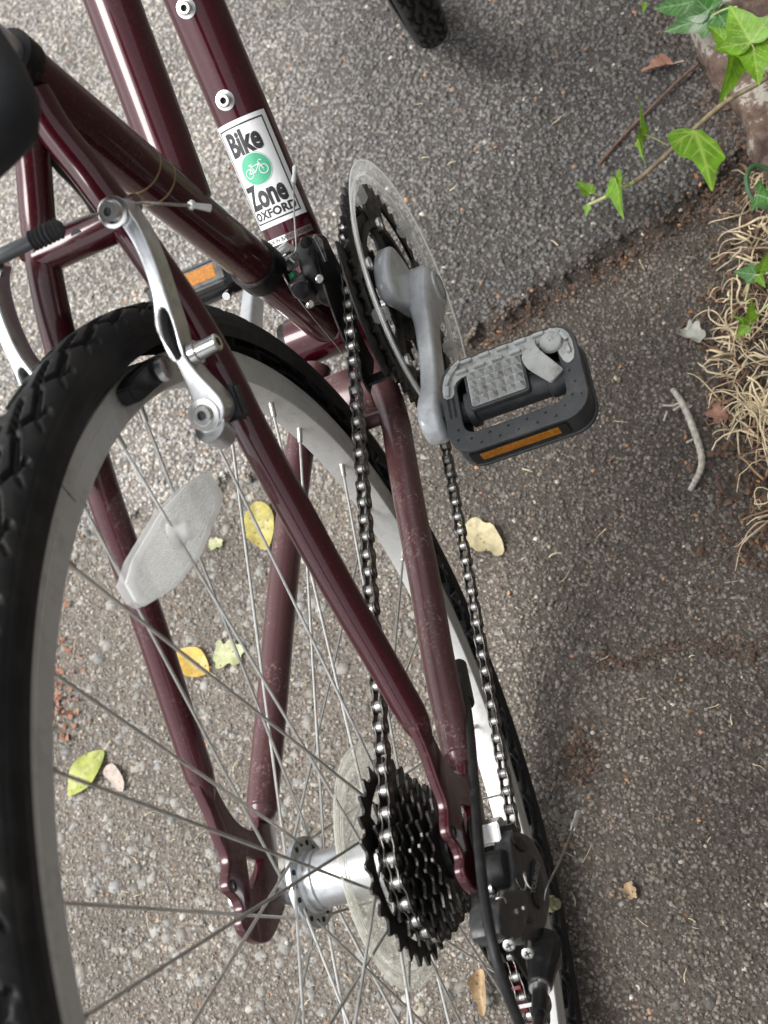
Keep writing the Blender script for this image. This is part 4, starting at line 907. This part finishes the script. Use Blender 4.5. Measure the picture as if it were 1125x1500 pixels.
# front wheel, fork, seat
fx, fd_ = 1.102, math.radians(14)
def frontM(): return Matrix.Translation((fx, -.030, 0)) @ Matrix.Rotation(fd_, 4, 'Z')
fm = MB().lathe(rim_prof, (0, 0, 0), (0, 1, 0), 120).mesh('wheel'); fm.transform(frontM())
fw = obj('wheel', fm, M_rim, bike, angle=25)
ft = tyre_mesh('tyre', 24, 60, 50); ft.materials.append(M_rubber); ft.transform(frontM()); obj('tyre', ft, None, fw, raw=True)
fh = MB().lathe([(.005, -.05), (.010, -.05), (.012, -.036), (.020, -.035), (.020, -.032), (.012, -.030), (.012, .030), (.020, .032), (.020, .035), (.012, .036), (.010, .05), (.005, .05)], (0, 0, 0), (0, 1, 0), 40).mesh('hub'); fh.transform(frontM()); obj('hub', fh, M_hub, fw)
for k in range(36):
    th = math.radians(10 * k); sd = -1 if k % 2 else 1; sg = 1 if k % 4 < 2 else -1; hb = th + sg * 1.05
    a = frontM() @ Vector((.2985 * math.cos(th), 0, .2985 * math.sin(th))); b = frontM() @ Vector((.018 * math.cos(hb), sd * .0335, .018 * math.sin(hb))); spoke_at(fw, a, b)
crown = HT_LOW - htd * .055
for s in (-1, 1):
    e = V3(frontM() @ Vector((0, s * .055, 0))); c = crown + V3((0, s * .040, 0)); obj('fork_blade', MB().tube(smooth_path([crown + V3((0, s * .012, 0)), c + V3((0, s * .008, -.02)), (c + e) / 2 + V3((0, s * .01, 0)), e], 2), .012, 20), M_paint, bike)
obj('fork_crown', MB().tube([HT_LOW - htd * .03, crown - htd * .01], .018, 24), M_paint, bike)
obj('cable_housing', MB().tube(smooth_path([onY(60, 205, .004), onY(85, 243, .004), onY(112, 268, .002), onY(135, 297, .000), onY(150, 330, -.002)], 2), .0032, 14), M_black, bike)
obj('seat_post', MB().tube([ST_TOP - std * .03, ST_TOP + std * .09], .0125, 28), M_alloy, bike)
obj('seat_clamp', MB().tube([ST_TOP - std * .008, ST_TOP + std * .004], .0172, 32), M_blackm, bike)
# saddle: lofted cross-sections from the rear to the nose
sd_ = [(.182, .046, .012), (.187, .062, .020), (.195, .075, .026), (.207, .0825, .031), (.221, .0830, .033), (.242, .0770, .033), (.266, .067, .032), (.292, .055, .030), (.322, .043, .029), (.352, .034, .028), (.392, .025, .026), (.425, .020, .024), (.440, .010, .015)]
rings = []
for (x_, hw, th_) in sd_:
    r_ = []
    for k in range(32):
        a = 2 * math.pi * k / 32; c_, s_ = math.cos(a), math.sin(a)
        yy = hw * math.copysign(abs(c_) ** .75, c_); zz = (.022 * math.copysign(abs(s_) ** .8, s_) if s_ > 0 else th_ * 1.15 * s_ * .9) - .018 * (abs(yy) / .086) ** 2
        r_.append(V3((x_, yy, .418 + zz)))
    rings.append(r_)
obj('saddle', MB().loft(rings), M_saddle, bike, angle=80)
for s in (-1, 1): obj('saddle_rail', MB().tube(smooth_path([(.20, s * .03, .40), (.24, s * .024, .385), (.36, s * .020, .385), (.42, s * .008, .405)], 2), .0035, 12), M_steel, bike)

# ------------------------------------------------------------------ things on and beside the path
def gz(x, y): return float(ground_h(np.array([x]), np.array([y]))[0]) - H
def gpt(px, py, dz=0):
    q = onZ(px, py, -H + dz); return V3((q[0], q[1], gz(q[0], q[1]) + dz))
def leaf_mesh(name, outline, base, tip, nrm, width, veins, spacing=.03, bend=0, fold=0, curl=0, noise_=0, vw=.012, seed=0):
    """outline: (x 0..1 from base to tip, y) ; real curved blade"""
    ol = [V3(q) for q in outline] if outline is IVY else smooth_poly(outline, 1); n = len(ol); pts = [Vector((p[0], p[1])) for p in ol]
    xs = [p[0] for p in ol]; ys = [p[1] for p in ol]; inner = []
    for gx_ in np.arange(min(xs), max(xs), spacing):
        for gy_ in np.arange(min(ys), max(ys), spacing):
            a, b = gx_ + rng.uniform(-.2, .2) * spacing, gy_ + rng.uniform(-.2, .2) * spacing
            if inside(ol, a, b): inner.append(Vector((a, b)))
    vs, es, fs, _, _, _ = geometry.delaunay_2d_cdt(pts + inner, [(i, (i + 1) % n) for i in range(n)], [], 1, 1e-5)
    base, tip = V3(base), V3(tip); L = np.linalg.norm(tip - base); ex = (tip - base) / L; ez = V3(nrm) - ex * (V3(nrm) @ ex); ez = unit(ez); ey = np.cross(ez, ex)
    V = []; vein = []
    for v in vs:
        a, b = v; z = fold * abs(b) + bend * (a * (1 - a)) * 4 * .25 + curl * b * b + noise_ * (math.sin(9 * a + seed) * math.cos(7 * b + seed * 2) )
        V.append(base + ex * a * L + ey * b * L * width + ez * z * L)
        d = 9
        for (p, q, w) in veins:
            px, py = p; qx, qy = q; dx, dy = qx - px, qy - py; t = max(0, min(1, ((a - px) * dx + (b - py) * dy) / (dx * dx + dy * dy)))
            d = min(d, math.hypot(a - px - t * dx, b - py - t * dy) / (w * 1.35 * (1 - .6 * t)))
        vein.append(max(0, 1 - d / 1.6))
    me = bpy.data.meshes.new(name); me.from_pydata([tuple(map(float, p)) for p in V], [], [tuple(f) for f in fs])
    set_attr(me, 'vein', np.repeat(np.array(vein)[:, None], 3, 1)); return me
IVH = [(-.05, .03), (-.10, .10), (-.135, .19), (-.12, .29), (-.05, .36), (.04, .41), (.14, .47), (.25, .53), (.27, .46), (.30, .38), (.35, .32), (.42, .285), (.50, .265), (.60, .225), (.70, .17), (.80, .115), (.90, .055)]
IVY = [(0, 0)] + IVH + [(1, 0)] + [(a, -b) for a, b in IVH[::-1]]
IVN = [((0, 0), (1, 0), .016)]
for s in (-1, 1):
    IVN += [((.30, .10 * s), (.44, .26 * s), .005), ((.14, .33 * s), (.24, .30 * s), .005), ((.0, .19 * s), (.1, .1 * s), .004), ((.5, .1 * s), (.6, .05 * s), .004), ((0, 0), (.22, .48 * s), .013), ((0, 0), (-.08, .30 * s), .010), ((.28, 0), (.50, .22 * s), .008), ((.45, 0), (.68, .15 * s), .008), ((.10, .2 * s), (.26, .36 * s), .008), ((.12, .26 * s), (.04, .42 * s), .007), ((.62, 0), (.80, .08 * s), .006), ((.14, 0), (.32, .24 * s), .007)]
OVAL = [(0, 0), (.06, .09), (.18, .20), (.35, .28), (.52, .29), (.70, .23), (.86, .12), (1, 0), (.86, -.12), (.70, -.23), (.52, -.29), (.35, -.28), (.18, -.20), (.06, -.09)]
OVN = [((0, 0), (1, 0), .014)] + [((k, 0), (k + .16, .24 * s), .007) for k in (.12, .28, .44, .6) for s in (-1, 1)]
def leafmat(name, c, vc, spots=None, trans=.35, rough=.45):
    m, nt, p = newmat(name); at = nt.nodes.new('ShaderNodeVertexColor'); at.layer_name = 'vein'
    n = noise(nt, 90, 5); r = ramp(nt, n.outputs[0], [(.3, tuple(x * .62 for x in c)), (.7, tuple(min(1, x * 1.25) for x in c))]); out = mixc(nt, at.outputs[0], r.outputs[0], vc)
    if spots:
        vo = nt.nodes.new('ShaderNodeTexVoronoi'); vo.inputs['Scale'].default_value = spots[1]; nt.links.new(pos(nt), vo.inputs['Vector'])
        sr = ramp(nt, vo.outputs['Distance'], [(.14, (1, 1, 1)), (.24, (0, 0, 0))]); n2 = noise(nt, 60, 2); sr2 = ramp(nt, n2.outputs[0], [(.44, (0, 0, 0)), (.50, (1, 1, 1))])
        mu = nt.nodes.new('ShaderNodeMath'); mu.operation = 'MULTIPLY'; nt.links.new(sr.outputs[0], mu.inputs[0]); nt.links.new(sr2.outputs[0], mu.inputs[1]); out = mixc(nt, mu.outputs[0], out, spots[0])
    nt.links.new(out, p.inputs['Base Color']); p.inputs['Roughness'].default_value = rough
    tl = nt.nodes.new('ShaderNodeBsdfTranslucent'); nt.links.new(out, tl.inputs[0]); mx = nt.nodes.new('ShaderNodeMixShader'); mx.inputs[0].default_value = trans
    nt.links.new(p.outputs[0], mx.inputs[1]); nt.links.new(tl.outputs[0], mx.inputs[2]); nt.links.new(mx.outputs[0], nt.nodes['Material Output'].inputs[0])
    nt.links.new(bump(nt, n.outputs[0], .2, .0006), p.inputs['Normal']); return m
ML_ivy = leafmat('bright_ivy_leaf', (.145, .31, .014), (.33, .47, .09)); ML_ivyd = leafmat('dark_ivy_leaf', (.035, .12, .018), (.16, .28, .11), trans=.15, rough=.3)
ML_y = leafmat('yellow_leaf', (.44, .38, .10), (.54, .48, .22), ((.10, .06, .03), 170), .2); ML_yo = leafmat('orange_yellow_leaf', (.54, .35, .06), (.50, .42, .20), ((.08, .05, .03), 170), .2)
ML_g = leafmat('green_yellow_leaf', (.34, .38, .08), (.46, .47, .20), ((.08, .07, .03), 170), .2); ML_p = leafmat('pale_leaf', (.42, .44, .23), (.50, .50, .32), ((.14, .12, .06), 200), .2)
ML_b = leafmat('dry_brown_leaf', (.36, .25, .14), (.46, .36, .22), ((.10, .06, .03), 200), .1, .7); ML_pink = leafmat('curled_reddish_leaf', (.32, .16, .11), (.40, .24, .18), None, .1, .7)
M_twigb = simple('brown_twig', (.13, .07, .05), .7, 0, .35, 300, .4); M_twigw = simple('bleached_wood', (.42, .39, .34), .75, 0, .35, 240, .6)
M_stem = simple('ivy_stem', (.17, .13, .075), .6, 0, .35, 200, .3); M_stemg = simple('young_ivy_stem', (.40, .42, .20), .55, 0, .2, 200, .2)
M_straw = simple('dry_root', (.60, .50, .33), .75, 0, .55, 60, .3); M_litter = simple('brown_litter', (.10, .058, .038), .8, 0, .6, 80, .4); M_litter2 = simple('orange_litter', (.40, .19, .08), .8, 0, .4, 80, .4)

# edging stone
ea, eb = onZ(1006, 36, -H + .045), onZ(1132, 250, -H + .045); ed = unit(eb - ea); ea2 = ea - ed * .45; eo = V3((-ed[1], ed[0], 0)); eo = eo if eo[1] < 0 else -eo
V = []; nx2, prof = 120, [(.004, -.06), (.002, .0), (0, .03), (.001, .040), (.006, .046), (.016, .049), (.05, .050), (.10, .049), (.13, .045), (.134, .02), (.134, -.06)]
Ls = np.linalg.norm(eb + ed * .02 - ea2)
for i in range(nx2 + 1):
    for (a, b) in prof:
        c = ea2 + ed * Ls * i / nx2 + eo * a; nn = vnoise(np.array([c[0]]), np.array([c[1] + b]), 28, 41)[0] - .5; n2_ = vnoise(np.array([c[0]]), np.array([c[1] - b]), 90, 42)[0] - .5
        V.append((c[0] + eo[0] * (nn * .016 + n2_ * .006), c[1] + eo[1] * (nn * .016 + n2_ * .006), -H + b + (nn * .012 + n2_ * .004 if b > 0 else 0)))
npf = len(prof); F = [(i * npf + k, (i + 1) * npf + k, (i + 1) * npf + k + 1, i * npf + k + 1) for i in range(nx2) for k in range(npf - 1)] + [tuple(range(npf)), tuple(nx2 * npf + k for k in range(npf))]
m, nt, p = newmat('weathered_edging'); n = noise(nt, 26, 10, .72); r = ramp(nt, n.outputs[0], [(.36, (.05, .030, .025)), (.46, (.15, .095, .072)), (.53, (.22, .155, .12)), (.56, (.50, .46, .40))]); nt.links.new(r.outputs[0], p.inputs['Base Color']); p.inputs['Roughness'].default_value = .85
n3 = noise(nt, 220, 6, .7); nt.links.new(bump(nt, n3.outputs[0], 1.0, .006), p.inputs['Normal'])
obj('edging_stone', MB().add(V, F), m, None, 'weathered reddish edging stone with pale lichen patches under the ivy', 'edging stone', base=True, angle=60)

# ivy
ivy = obj('ivy_vine', MB().tube(smooth_path([onZ(*q) for q in ((1190, 60, -.215), (1125, 115, -.235), (1062, 148, -.25), (1018, 188, -.27), (970, 232, -.285), (944, 256, -.292), (930, 266, -.297))], 3), [.0030] * 0 or .0024, 14), M_stem, None,
          'young ivy shoot with bright green lobed leaves reaching over the path', 'ivy', angle=80)
obj('shoot', MB().tube(smooth_path([onZ(*q) for q in ((934, 263, -.296), (905, 280, -.302), (880, 292, -.306), (862, 300, -.308), (858, 304, -.309))], 2), [.0021] * 13 if False else .0017, 12), M_stemg, ivy)
def ivyleaf(b, t, zb, zt, w, roll, mat=ML_ivy, fold=.12, curl=.1, stem=None, bend=.1, sz=0, nz=.012):
    B, T = onZ(*b, zb), onZ(*t, zt); d = unit(T - B); v = unit(CC - B); side = unit(np.cross(d, v)); up = unit(np.cross(side, d)); a = math.radians(roll); nrm = up * math.cos(a) + side * math.sin(a)
    o = obj('leaf', leaf_mesh('leaf', IVY, B, T, nrm, w, IVN, .013 if (T - B) @ (T - B) > 2.0e-3 else .024, bend, fold, curl, nz, seed=b[0]), mat, ivy, angle=180)
    if stem: S = onZ(*stem[:2], stem[2]); obj('leaf_stalk', MB().tube(smooth_path([S, (S + B) / 2 + V3((0, 0, .003)), B], 2), .0008, 8), M_stemg, ivy)
lf = [(1008, 186), (992, 188), (981, 196), (978, 209), (984, 225), (995, 241), (1010, 241), (1021, 250), (1033, 268), (1044, 285), (1048, 264), (1052, 244), (1064, 233), (1056, 222), (1049, 208), (1036, 197), (1025, 186), (1018, 192)]
B_, T_ = onZ(1018, 192, -.264), onZ(1044, 285, -.264); L_f = np.linalg.norm(T_ - B_); ex_ = (T_ - B_) / L_f; ey_ = np.cross((0, 0, 1), ex_)
l2 = [(((onZ(*q, -.264) - B_) @ ex_) / L_f, ((onZ(*q, -.264) - B_) @ ey_) / L_f) for q in lf]; IVT = smooth_poly(l2, 1)
vt = lambda a, b, w: ((((onZ(*a, -.264) - B_) @ ex_) / L_f, ((onZ(*a, -.264) - B_) @ ey_) / L_f), (((onZ(*b, -.264) - B_) @ ex_) / L_f, ((onZ(*b, -.264) - B_) @ ey_) / L_f), w)
VN = [vt((1018, 192), (1044, 284), .020), vt((1018, 192), (1060, 232), .014), vt((1018, 192), (984, 220), .014), vt((1018, 192), (984, 200), .010), vt((1018, 192), (1002, 236), .012), vt((1026, 220), (1048, 236), .009), vt((1026, 222), (1014, 238), .008), vt((1034, 246), (1048, 256), .008), vt((1034, 248), (1028, 258), .008), vt((1036, 210), (1046, 210), .007), vt((1002, 204), (988, 226), .007), vt((1000, 206), (996, 234), .006), vt((1010, 196), (1000, 190), .006)]
nr_ = unit(ex_ * .05 + ey_ * .25 + V3((0, 0, 1)))
obj('leaf', leaf_mesh('leaf', [tuple(q[:2]) for q in IVT], B_, T_, nr_, 1.0, VN, .014, .30, -.04, .12, .010, seed=3), ML_ivy, ivy, angle=180)
obj('leaf_stalk', MB().tube(smooth_path([onZ(1006, 200, -.274), onZ(1011, 192, -.268), B_], 2), .0008, 8), M_stemg, ivy)
ivyleaf((939, 196), (934, 138), -.262, -.250, .85, 78, stem=(978, 213, -.283)); ivyleaf((941, 196), (945, 240), -.262, -.265, .5, 80, fold=.3)
ivyleaf((903, 262), (914, 322), -.288, -.29, .62, 52, stem=(922, 270, -.297)); ivyleaf((905, 270), (898, 252), -.288, -.28, .4, 60)
ivyleaf((864, 283), (842, 264), -.295, -.29, .8, 35, stem=(880, 288, -.306)); ivyleaf((861, 302), (858, 319), -.305, -.31, .8, 20)
ivyleaf((1078, 72), (1052, 154), -.225, -.235, .62, -38, fold=.35, stem=(1062, 148, -.25)); ivyleaf((1072, 70), (1038, 38), -.225, -.215, .95, 30, fold=.25)
ivyleaf((1100, 62), (1068, 8), -.200, -.190, 1.15, 5, stem=(1125, 115, -.235)); ivyleaf((1101, 60), (1112, 126), -.205, -.215, .95, -8)
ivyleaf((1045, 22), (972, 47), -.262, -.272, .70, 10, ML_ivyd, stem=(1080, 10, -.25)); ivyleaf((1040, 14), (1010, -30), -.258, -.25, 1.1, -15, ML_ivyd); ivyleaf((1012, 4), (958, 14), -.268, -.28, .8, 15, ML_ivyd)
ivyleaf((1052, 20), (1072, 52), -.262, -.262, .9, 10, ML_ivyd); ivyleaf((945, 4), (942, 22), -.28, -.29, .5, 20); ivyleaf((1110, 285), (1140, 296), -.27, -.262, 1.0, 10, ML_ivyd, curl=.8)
def vine(nm, path, r, lab, leaves, mat=M_stemg):
    global ivy
    old = ivy; ivy = obj(nm, MB().tube(smooth_path([onZ(*q) for q in path], 2), r, 10), mat, None, lab, 'ivy', angle=80)
    for l in leaves: ivyleaf(*l[0], **l[1])
    ivy = old
vine('ivy_sprig', ((1150, 392, -.30), (1118, 402, -.305), (1100, 405, -.312), (1092, 440, -.33)), .0010, 'small ivy sprig with green leaves among the dry roots below the edging stone',
     [(((1106, 402), (1074, 398), -.308, -.315, .75, 0, ML_ivyd), {}), (((1114, 396), (1126, 366), -.30, -.29, .7, 30), {}), (((1112, 404), (1122, 422), -.305, -.30, .6, 20), {})])
vine('ivy_sprig', ((1132, 440, -.30), (1108, 462, -.31), (1092, 485, -.33)), .0010, 'tiny bright ivy sprig with two upright leaves low among the dry roots',
     [(((1098, 470), (1100, 436), -.312, -.29, .6, 25), {}), (((1094, 478), (1078, 495), -.318, -.325, .8, 0), {}), (((1092, 472), (1070, 462), -.315, -.31, .4, 20), {})])
cu_ = [onZ(*q) for q in ((1130, 250, -.30), (1105, 240, -.29), (1092, 256, -.285), (1096, 282, -.29), (1108, 300, -.295), (1130, 306, -.30))]
obj('leaf_stalk', MB().tube(smooth_path(cu_, 2), .0022, 10), ML_ivyd if False else simple('dark_stalk', (.04, .10, .04), .4), ivy)

# fallen leaves
def fallen(b, t, w, mat, lab, ol=OVAL, ve=OVN, lift=.004, fold=.10, curl=.25, bend=.18, nz=.02, tiltdir=0, stalk=True, sp=.05):
    B, T = gpt(*b, lift), gpt(*t, lift); o = obj('fallen_leaf', leaf_mesh('leaf', ol, B, T, (tiltdir, 0, 1), w, ve, sp, bend, fold, curl, nz, seed=b[0]), mat, None, lab, 'leaf', angle=180)
    if stalk: d = unit(B - T); obj('stalk', MB().tube([B + V3((0, 0, .0008)), B + d * .006 + V3((0, 0, .001)), B + d * .011 + V3((.001, .001, 0))], .0005, 6), M_straw, o)
    return o
fallen((372, 733), (392, 808), 1.0, ML_y, 'large spotted yellow leaf lying between the spokes beside the chain stay')
fallen((304, 984), (255, 953), 1.05, ML_yo, 'orange-yellow leaf with dark dots lying against the left seat stay')
torn = [(0, 0), (.04, .14), (.0, .30), (.18, .36), (.30, .22), (.42, .40), (.60, .44), (.66, .28), (.86, .34), (1, .18), (.86, .04), (.98, -.14), (.78, -.30), (.62, -.20), (.48, -.40), (.30, -.46), (.22, -.26), (.06, -.22)]
fallen((311, 955), (356, 962), 1.0, ML_p, 'torn pale green leaf with ragged edges beside the orange-yellow leaf', torn, stalk=False)
fallen((150, 1098), (97, 1168), .95, ML_g, 'green-yellow pointed leaf seen behind the long spokes at the left')
fallen((305, 798), (327, 796), .9, ML_p, 'tiny torn pale leaf scrap near the large spotted yellow leaf', torn, stalk=False)
rag = [(0, 0), (.05, .2), (.2, .3), (.36, .26), (.5, .34), (.7, .24), (.85, .16), (1, -.02), (.9, -.16), (.72, -.10), (.6, -.28), (.42, -.24), (.3, -.36), (.12, -.24)]
fallen((676, 770), (738, 808), .95, leafmat('beige_leaf', (.44, .38, .22), (.52, .47, .32), ((.20, .13, .06), 190), .15, .6), 'pale worn leaf lying between the two runs of the chain and the pedal', rag, OVN, curl=.5)
fallen((700, 1418), (706, 1490), .62, ML_b, 'dry brown leaf standing curled near the bottom beside the derailleur', rag, OVN, curl=1.2, fold=.3, lift=.008)
fallen((990, 100), (940, 112), .6, ML_pink, 'curled reddish dry leaf near the ivy at the top right', rag, OVN, curl=1.6, fold=.3, lift=.006)
fallen((151, 1122), (178, 1160), .9, leafmat('bleached_leaf', (.46, .38, .33), (.50, .42, .36), ((.22, .15, .12), 170), .1, .7), 'small bleached pinkish leaf beside the green-yellow leaf', [(0, 0), (.1, .24), (.4, .34), (.8, .28), (1, .05), (.92, -.08), (.7, -.10), (.4, -.12), (.15, -.16)], [((0, 0), (1, 0), .01)], stalk=False)
fallen((918, 1292), (928, 1318), .9, ML_b, 'small torn brown leaf scrap on the worn asphalt at the lower right', torn, OVN, stalk=False, curl=.8)
fallen((1042, 590), (1058, 618), 1.0, ML_pink, 'reddish leaf fragment between the bleached stick and the dry roots', torn, OVN, stalk=False)
fallen((1000, 478), (1030, 500), .9, leafmat('grey_scrap', (.40, .40, .35), (.45, .45, .4), None, .05, .8), 'crumpled pale grey scrap at the edge of the dry roots', torn, OVN, stalk=False, curl=2.0, lift=.010, nz=.10)

# twigs
t_ = obj('twig', MB().tube(smooth_path([gpt(*q) for q in ((881, 247, .003), (890, 234, .004), (925, 195, .004), (960, 160, .005), (995, 126, .006), (1024, 102, .008))], 2), .0016, 10), M_twigb, None, 'straight reddish brown twig lying on the dark asphalt under the ivy shoot', 'twig', angle=60)
sp_ = smooth_path([gpt(*q) for q in ((984, 568, .005), (999, 588, .006), (1012, 618, .007), (1026, 658, .006), (1027, 680, .006), (1018, 700, .005), (1009, 716, .004))], 3); n_ = len(sp_)
t2_ = obj('stick', MB().tube(sp_, [.0020 + .0012 * math.sin(math.pi * (i / n_) ** .8) + .0003 * math.sin(i * 2.3) for i in range(n_)], 12), M_twigw, None, 'bleached bent stick with short side prongs lying beside the dry roots', 'stick', angle=60)
for q in (((999, 586, .007), (985, 592, .006), (970, 592, .004)), ((999, 590, .006), (985, 599, .005)), ((976, 600, .004), (971, 614, .003)), ((1014, 640, .006), (1004, 645, .003))):
    obj('prong', MB().tube([gpt(*k) for k in q], .0011, 8), M_twigw, t2_)

# dry roots, litter, straws: nobody could count them
def straw(mb, p, ang, L, w, z0, kink):
    n_ = 7; q = V3(p); a = ang; L_, R_ = [], []; zz = rng.uniform(0, 1); tw = rng.uniform(-.8, .8)
    for i in range(n_):
        t = V3((-math.sin(a), math.cos(a), tw)); z = gz(q[0], q[1]) + z0 * (.4 + zz * math.sin(math.pi * (i + .5) / n_)); wi = w * (1 - .55 * i / n_); c = V3((q[0], q[1], z))
        L_.append([c - t * wi, c + V3((0, 0, wi * .35)), c + t * wi, c - V3((0, 0, wi * .35))]); q = q + V3((math.cos(a), math.sin(a), 0)) * L / n_; a += rng.normal(0, .12) + (rng.normal(0, kink) if rng.random() < .3 else 0)
    mb.loft(L_)
def curly(mb, p, ang, L, r, wig, z0=.004, rise=.01):
    n_ = max(5, int(L / .004)); pts_ = []; q = V3(p); a = ang; k = rng.normal(0, wig); h0 = rng.uniform(.2, 1)
    for i in range(n_):
        pts_.append(V3((q[0], q[1], gz(q[0], q[1]) + z0 + rise * h0 * math.sin(math.pi * i / n_)))); q = q + V3((math.cos(a), math.sin(a), 0)) * L / n_; k = .75 * k + rng.normal(0, wig); a += k
    mb.tube(pts_, [r * (1 - .75 * i / n_) for i in range(n_)], 6)
roots = MB(); roots2 = MB()
for i in range(470):
    py = rng.uniform(255, 770); lim = 1048 + 52 * abs((py - 520) / 250) ** 1.5 if py < 640 else 1100 + (py - 640) * .3
    px = lim + abs(rng.normal(0, 75)); q = onZ(px, py)
    if i % 5: straw(roots if rng.random() < .5 else roots2, q, rng.uniform(0, 6.28) if rng.random() < .5 else rng.normal(1.4, .8), rng.uniform(.008, .055), rng.uniform(.0002, .0012), rng.uniform(.003, .018), .9)
    else: curly(roots, q, rng.uniform(0, 6.28), rng.uniform(.02, .07), rng.uniform(.0004, .0011), abs(rng.normal(0, .22)), .004, .022)
for i in range(26): q = onZ(1118 + rng.normal(0, 8), 603 + rng.normal(0, 8)); curly(roots, q, rng.uniform(0, 6.28), rng.uniform(.03, .06), .0012, .10, .008, .02)
for (b, a) in (((1125, 322), (1045, 330)), ((1105, 378), (1055, 418)), ((1090, 470), (1018, 510)), ((1100, 455), (1016, 437)), ((1075, 520), (1030, 545)), ((1080, 630), (1045, 648)), ((1090, 500), (1010, 468))):
    B, A = onZ(*b), onZ(*a); d = A - B; curly(roots, B, math.atan2(d[1], d[0]), np.linalg.norm(d) * 1.1, .0014, .16, .004, .012)
obj('dry_roots', roots, M_straw, None, 'tangle of pale dry grass stems and roots along the right edge', 'roots', kind='stuff', angle=80)
obj('brown_stems', roots2, simple('brown_stem', (.24, .15, .085), .8, 0, .5, 60, .3), None, 'brown dead stems mixed into the pale dry roots along the right edge', 'roots', kind='stuff', angle=80)
def shards(name, n, place, size, mat, lab, thick=.0003):
    mb = MB()
    for i in range(n):
        px, py = place(); q = onZ(px, py); z = gz(q[0], q[1]) + rng.uniform(.001, .006); s_ = size() ; k = rng.integers(4, 7); a0 = rng.uniform(0, 6.28); el = rng.uniform(.35, .9); t = rng.normal(0, .5, 2); c = V3((q[0], q[1], z))
        ring_ = []
        for j in range(k):
            a = 2 * math.pi * j / k; r_ = s_ * rng.uniform(.55, 1.1); u, v = r_ * math.cos(a), r_ * el * math.sin(a); ring_.append(c + V3((u * math.cos(a0) - v * math.sin(a0), u * math.sin(a0) + v * math.cos(a0), u * t[0] + v * t[1])))
        top = c + V3((0, 0, s_ * rng.uniform(.1, .4))); mb.add(ring_ + [top], [(j, (j + 1) % k, k) for j in range(k)])
    obj(name, mb, mat, None, lab, 'litter', kind='stuff', angle=30)
def at_verge():
    while True:
        px, py = rng.uniform(940, 1180), rng.uniform(110, 830)
        if px > 1062 - 90 * rng.random() ** 2.2 + abs(py - 450) * .12: return px, py
SE = np.array(SEAM[1:6], float)
def at_seam():
    t = rng.uniform(0, len(SE) - 1.001); i = int(t); q = SE[i] * (1 - t + i) + SE[i + 1] * (t - i); return q[0] + rng.normal(0, 16) + 6, q[1] + abs(rng.normal(0, 13)) + 2
def anywhere(): return rng.uniform(60, 1125), rng.uniform(380, 1500)
shards('brown_litter', 2300, at_verge, lambda: .001 + .0045 * rng.random() ** 2, M_litter, 'brown leaf litter and soil crumbs along the verge')
shards('orange_litter', 120, lambda: at_verge() if rng.random() < .7 else at_seam(), lambda: rng.uniform(.001, .0032), M_litter2, 'orange brown leaf crumbs caught in the seam and the verge')
shards('seam_litter', 260, at_seam, lambda: rng.uniform(.001, .004), M_litter, 'dark crumbs lying along the asphalt seam')
shards('crack_litter', 240, lambda: (lambda t: (870 + 260 * t + rng.normal(0, 8), 968 - 30 * t + 10 * math.sin(9 * t) + rng.normal(0, 9)))(rng.random()), lambda: rng.uniform(.0008, .003), M_litter, 'brown crumbs along a faint crack in the worn asphalt on the right')
shards('leaf_crumbs', 110, anywhere, lambda: rng.uniform(.0010, .0030), M_litter2, 'scattered orange leaf crumbs on the path')
shards('wheel_litter', 130, lambda: (rng.normal(85, 16), rng.normal(1015, 34)), lambda: rng.uniform(.0015, .005), simple('rust_litter', (.27, .13, .08), .8, 0, .4, 80, .4), 'rusty brown crumbs heaped behind the rear wheel at the left')
shards('moss_patch', 200, lambda: (rng.normal(845, 20), rng.normal(1105, 26)), lambda: rng.uniform(.001, .003), M_litter, 'brown crumbs on the worn asphalt beside the rear wheel')
stw = MB()
for i in range(90):
    px, py = rng.uniform(100, 1120), rng.uniform(10, 1490); curly(stw, onZ(px, py), rng.uniform(0, 6.28), rng.uniform(.006, .020), rng.uniform(.0003, .0007), .15, .003, .003)
obj('straw_bits', stw, M_straw, None, 'short pale straws and seed stalks scattered on the path', 'straw', kind='stuff', angle=80)

# added, unseen brick wall beyond the verge, outside the picture on the right: it keeps the low light off that side
m, nt, p = newmat('blocker_brick'); bt_ = nt.nodes.new('ShaderNodeTexBrick'); bt_.inputs['Scale'].default_value = 4.5; bt_.inputs['Color1'].default_value = (.10, .09, .075, 1); bt_.inputs['Color2'].default_value = (.07, .065, .055, 1); bt_.inputs['Mortar'].default_value = (.16, .14, .12, 1)
mp = nt.nodes.new('ShaderNodeMapping'); mp.inputs['Rotation'].default_value = (math.radians(90), 0, 0); nt.links.new(pos(nt), mp.inputs[0]); nt.links.new(mp.outputs[0], bt_.inputs[0]); nt.links.new(bt_.outputs[0], p.inputs[0]); p.inputs['Roughness'].default_value = .9
wl = MB(); wl.box((.6, -1.0, .30), (1, 0, 0), (0, 1, 0), (0, 0, 1), 2.6, .11, .65); obj('light_blocker', wl, m, None, 'added unseen brick wall standing behind the verge on the right', 'blocker', base=True, bevel=.004)
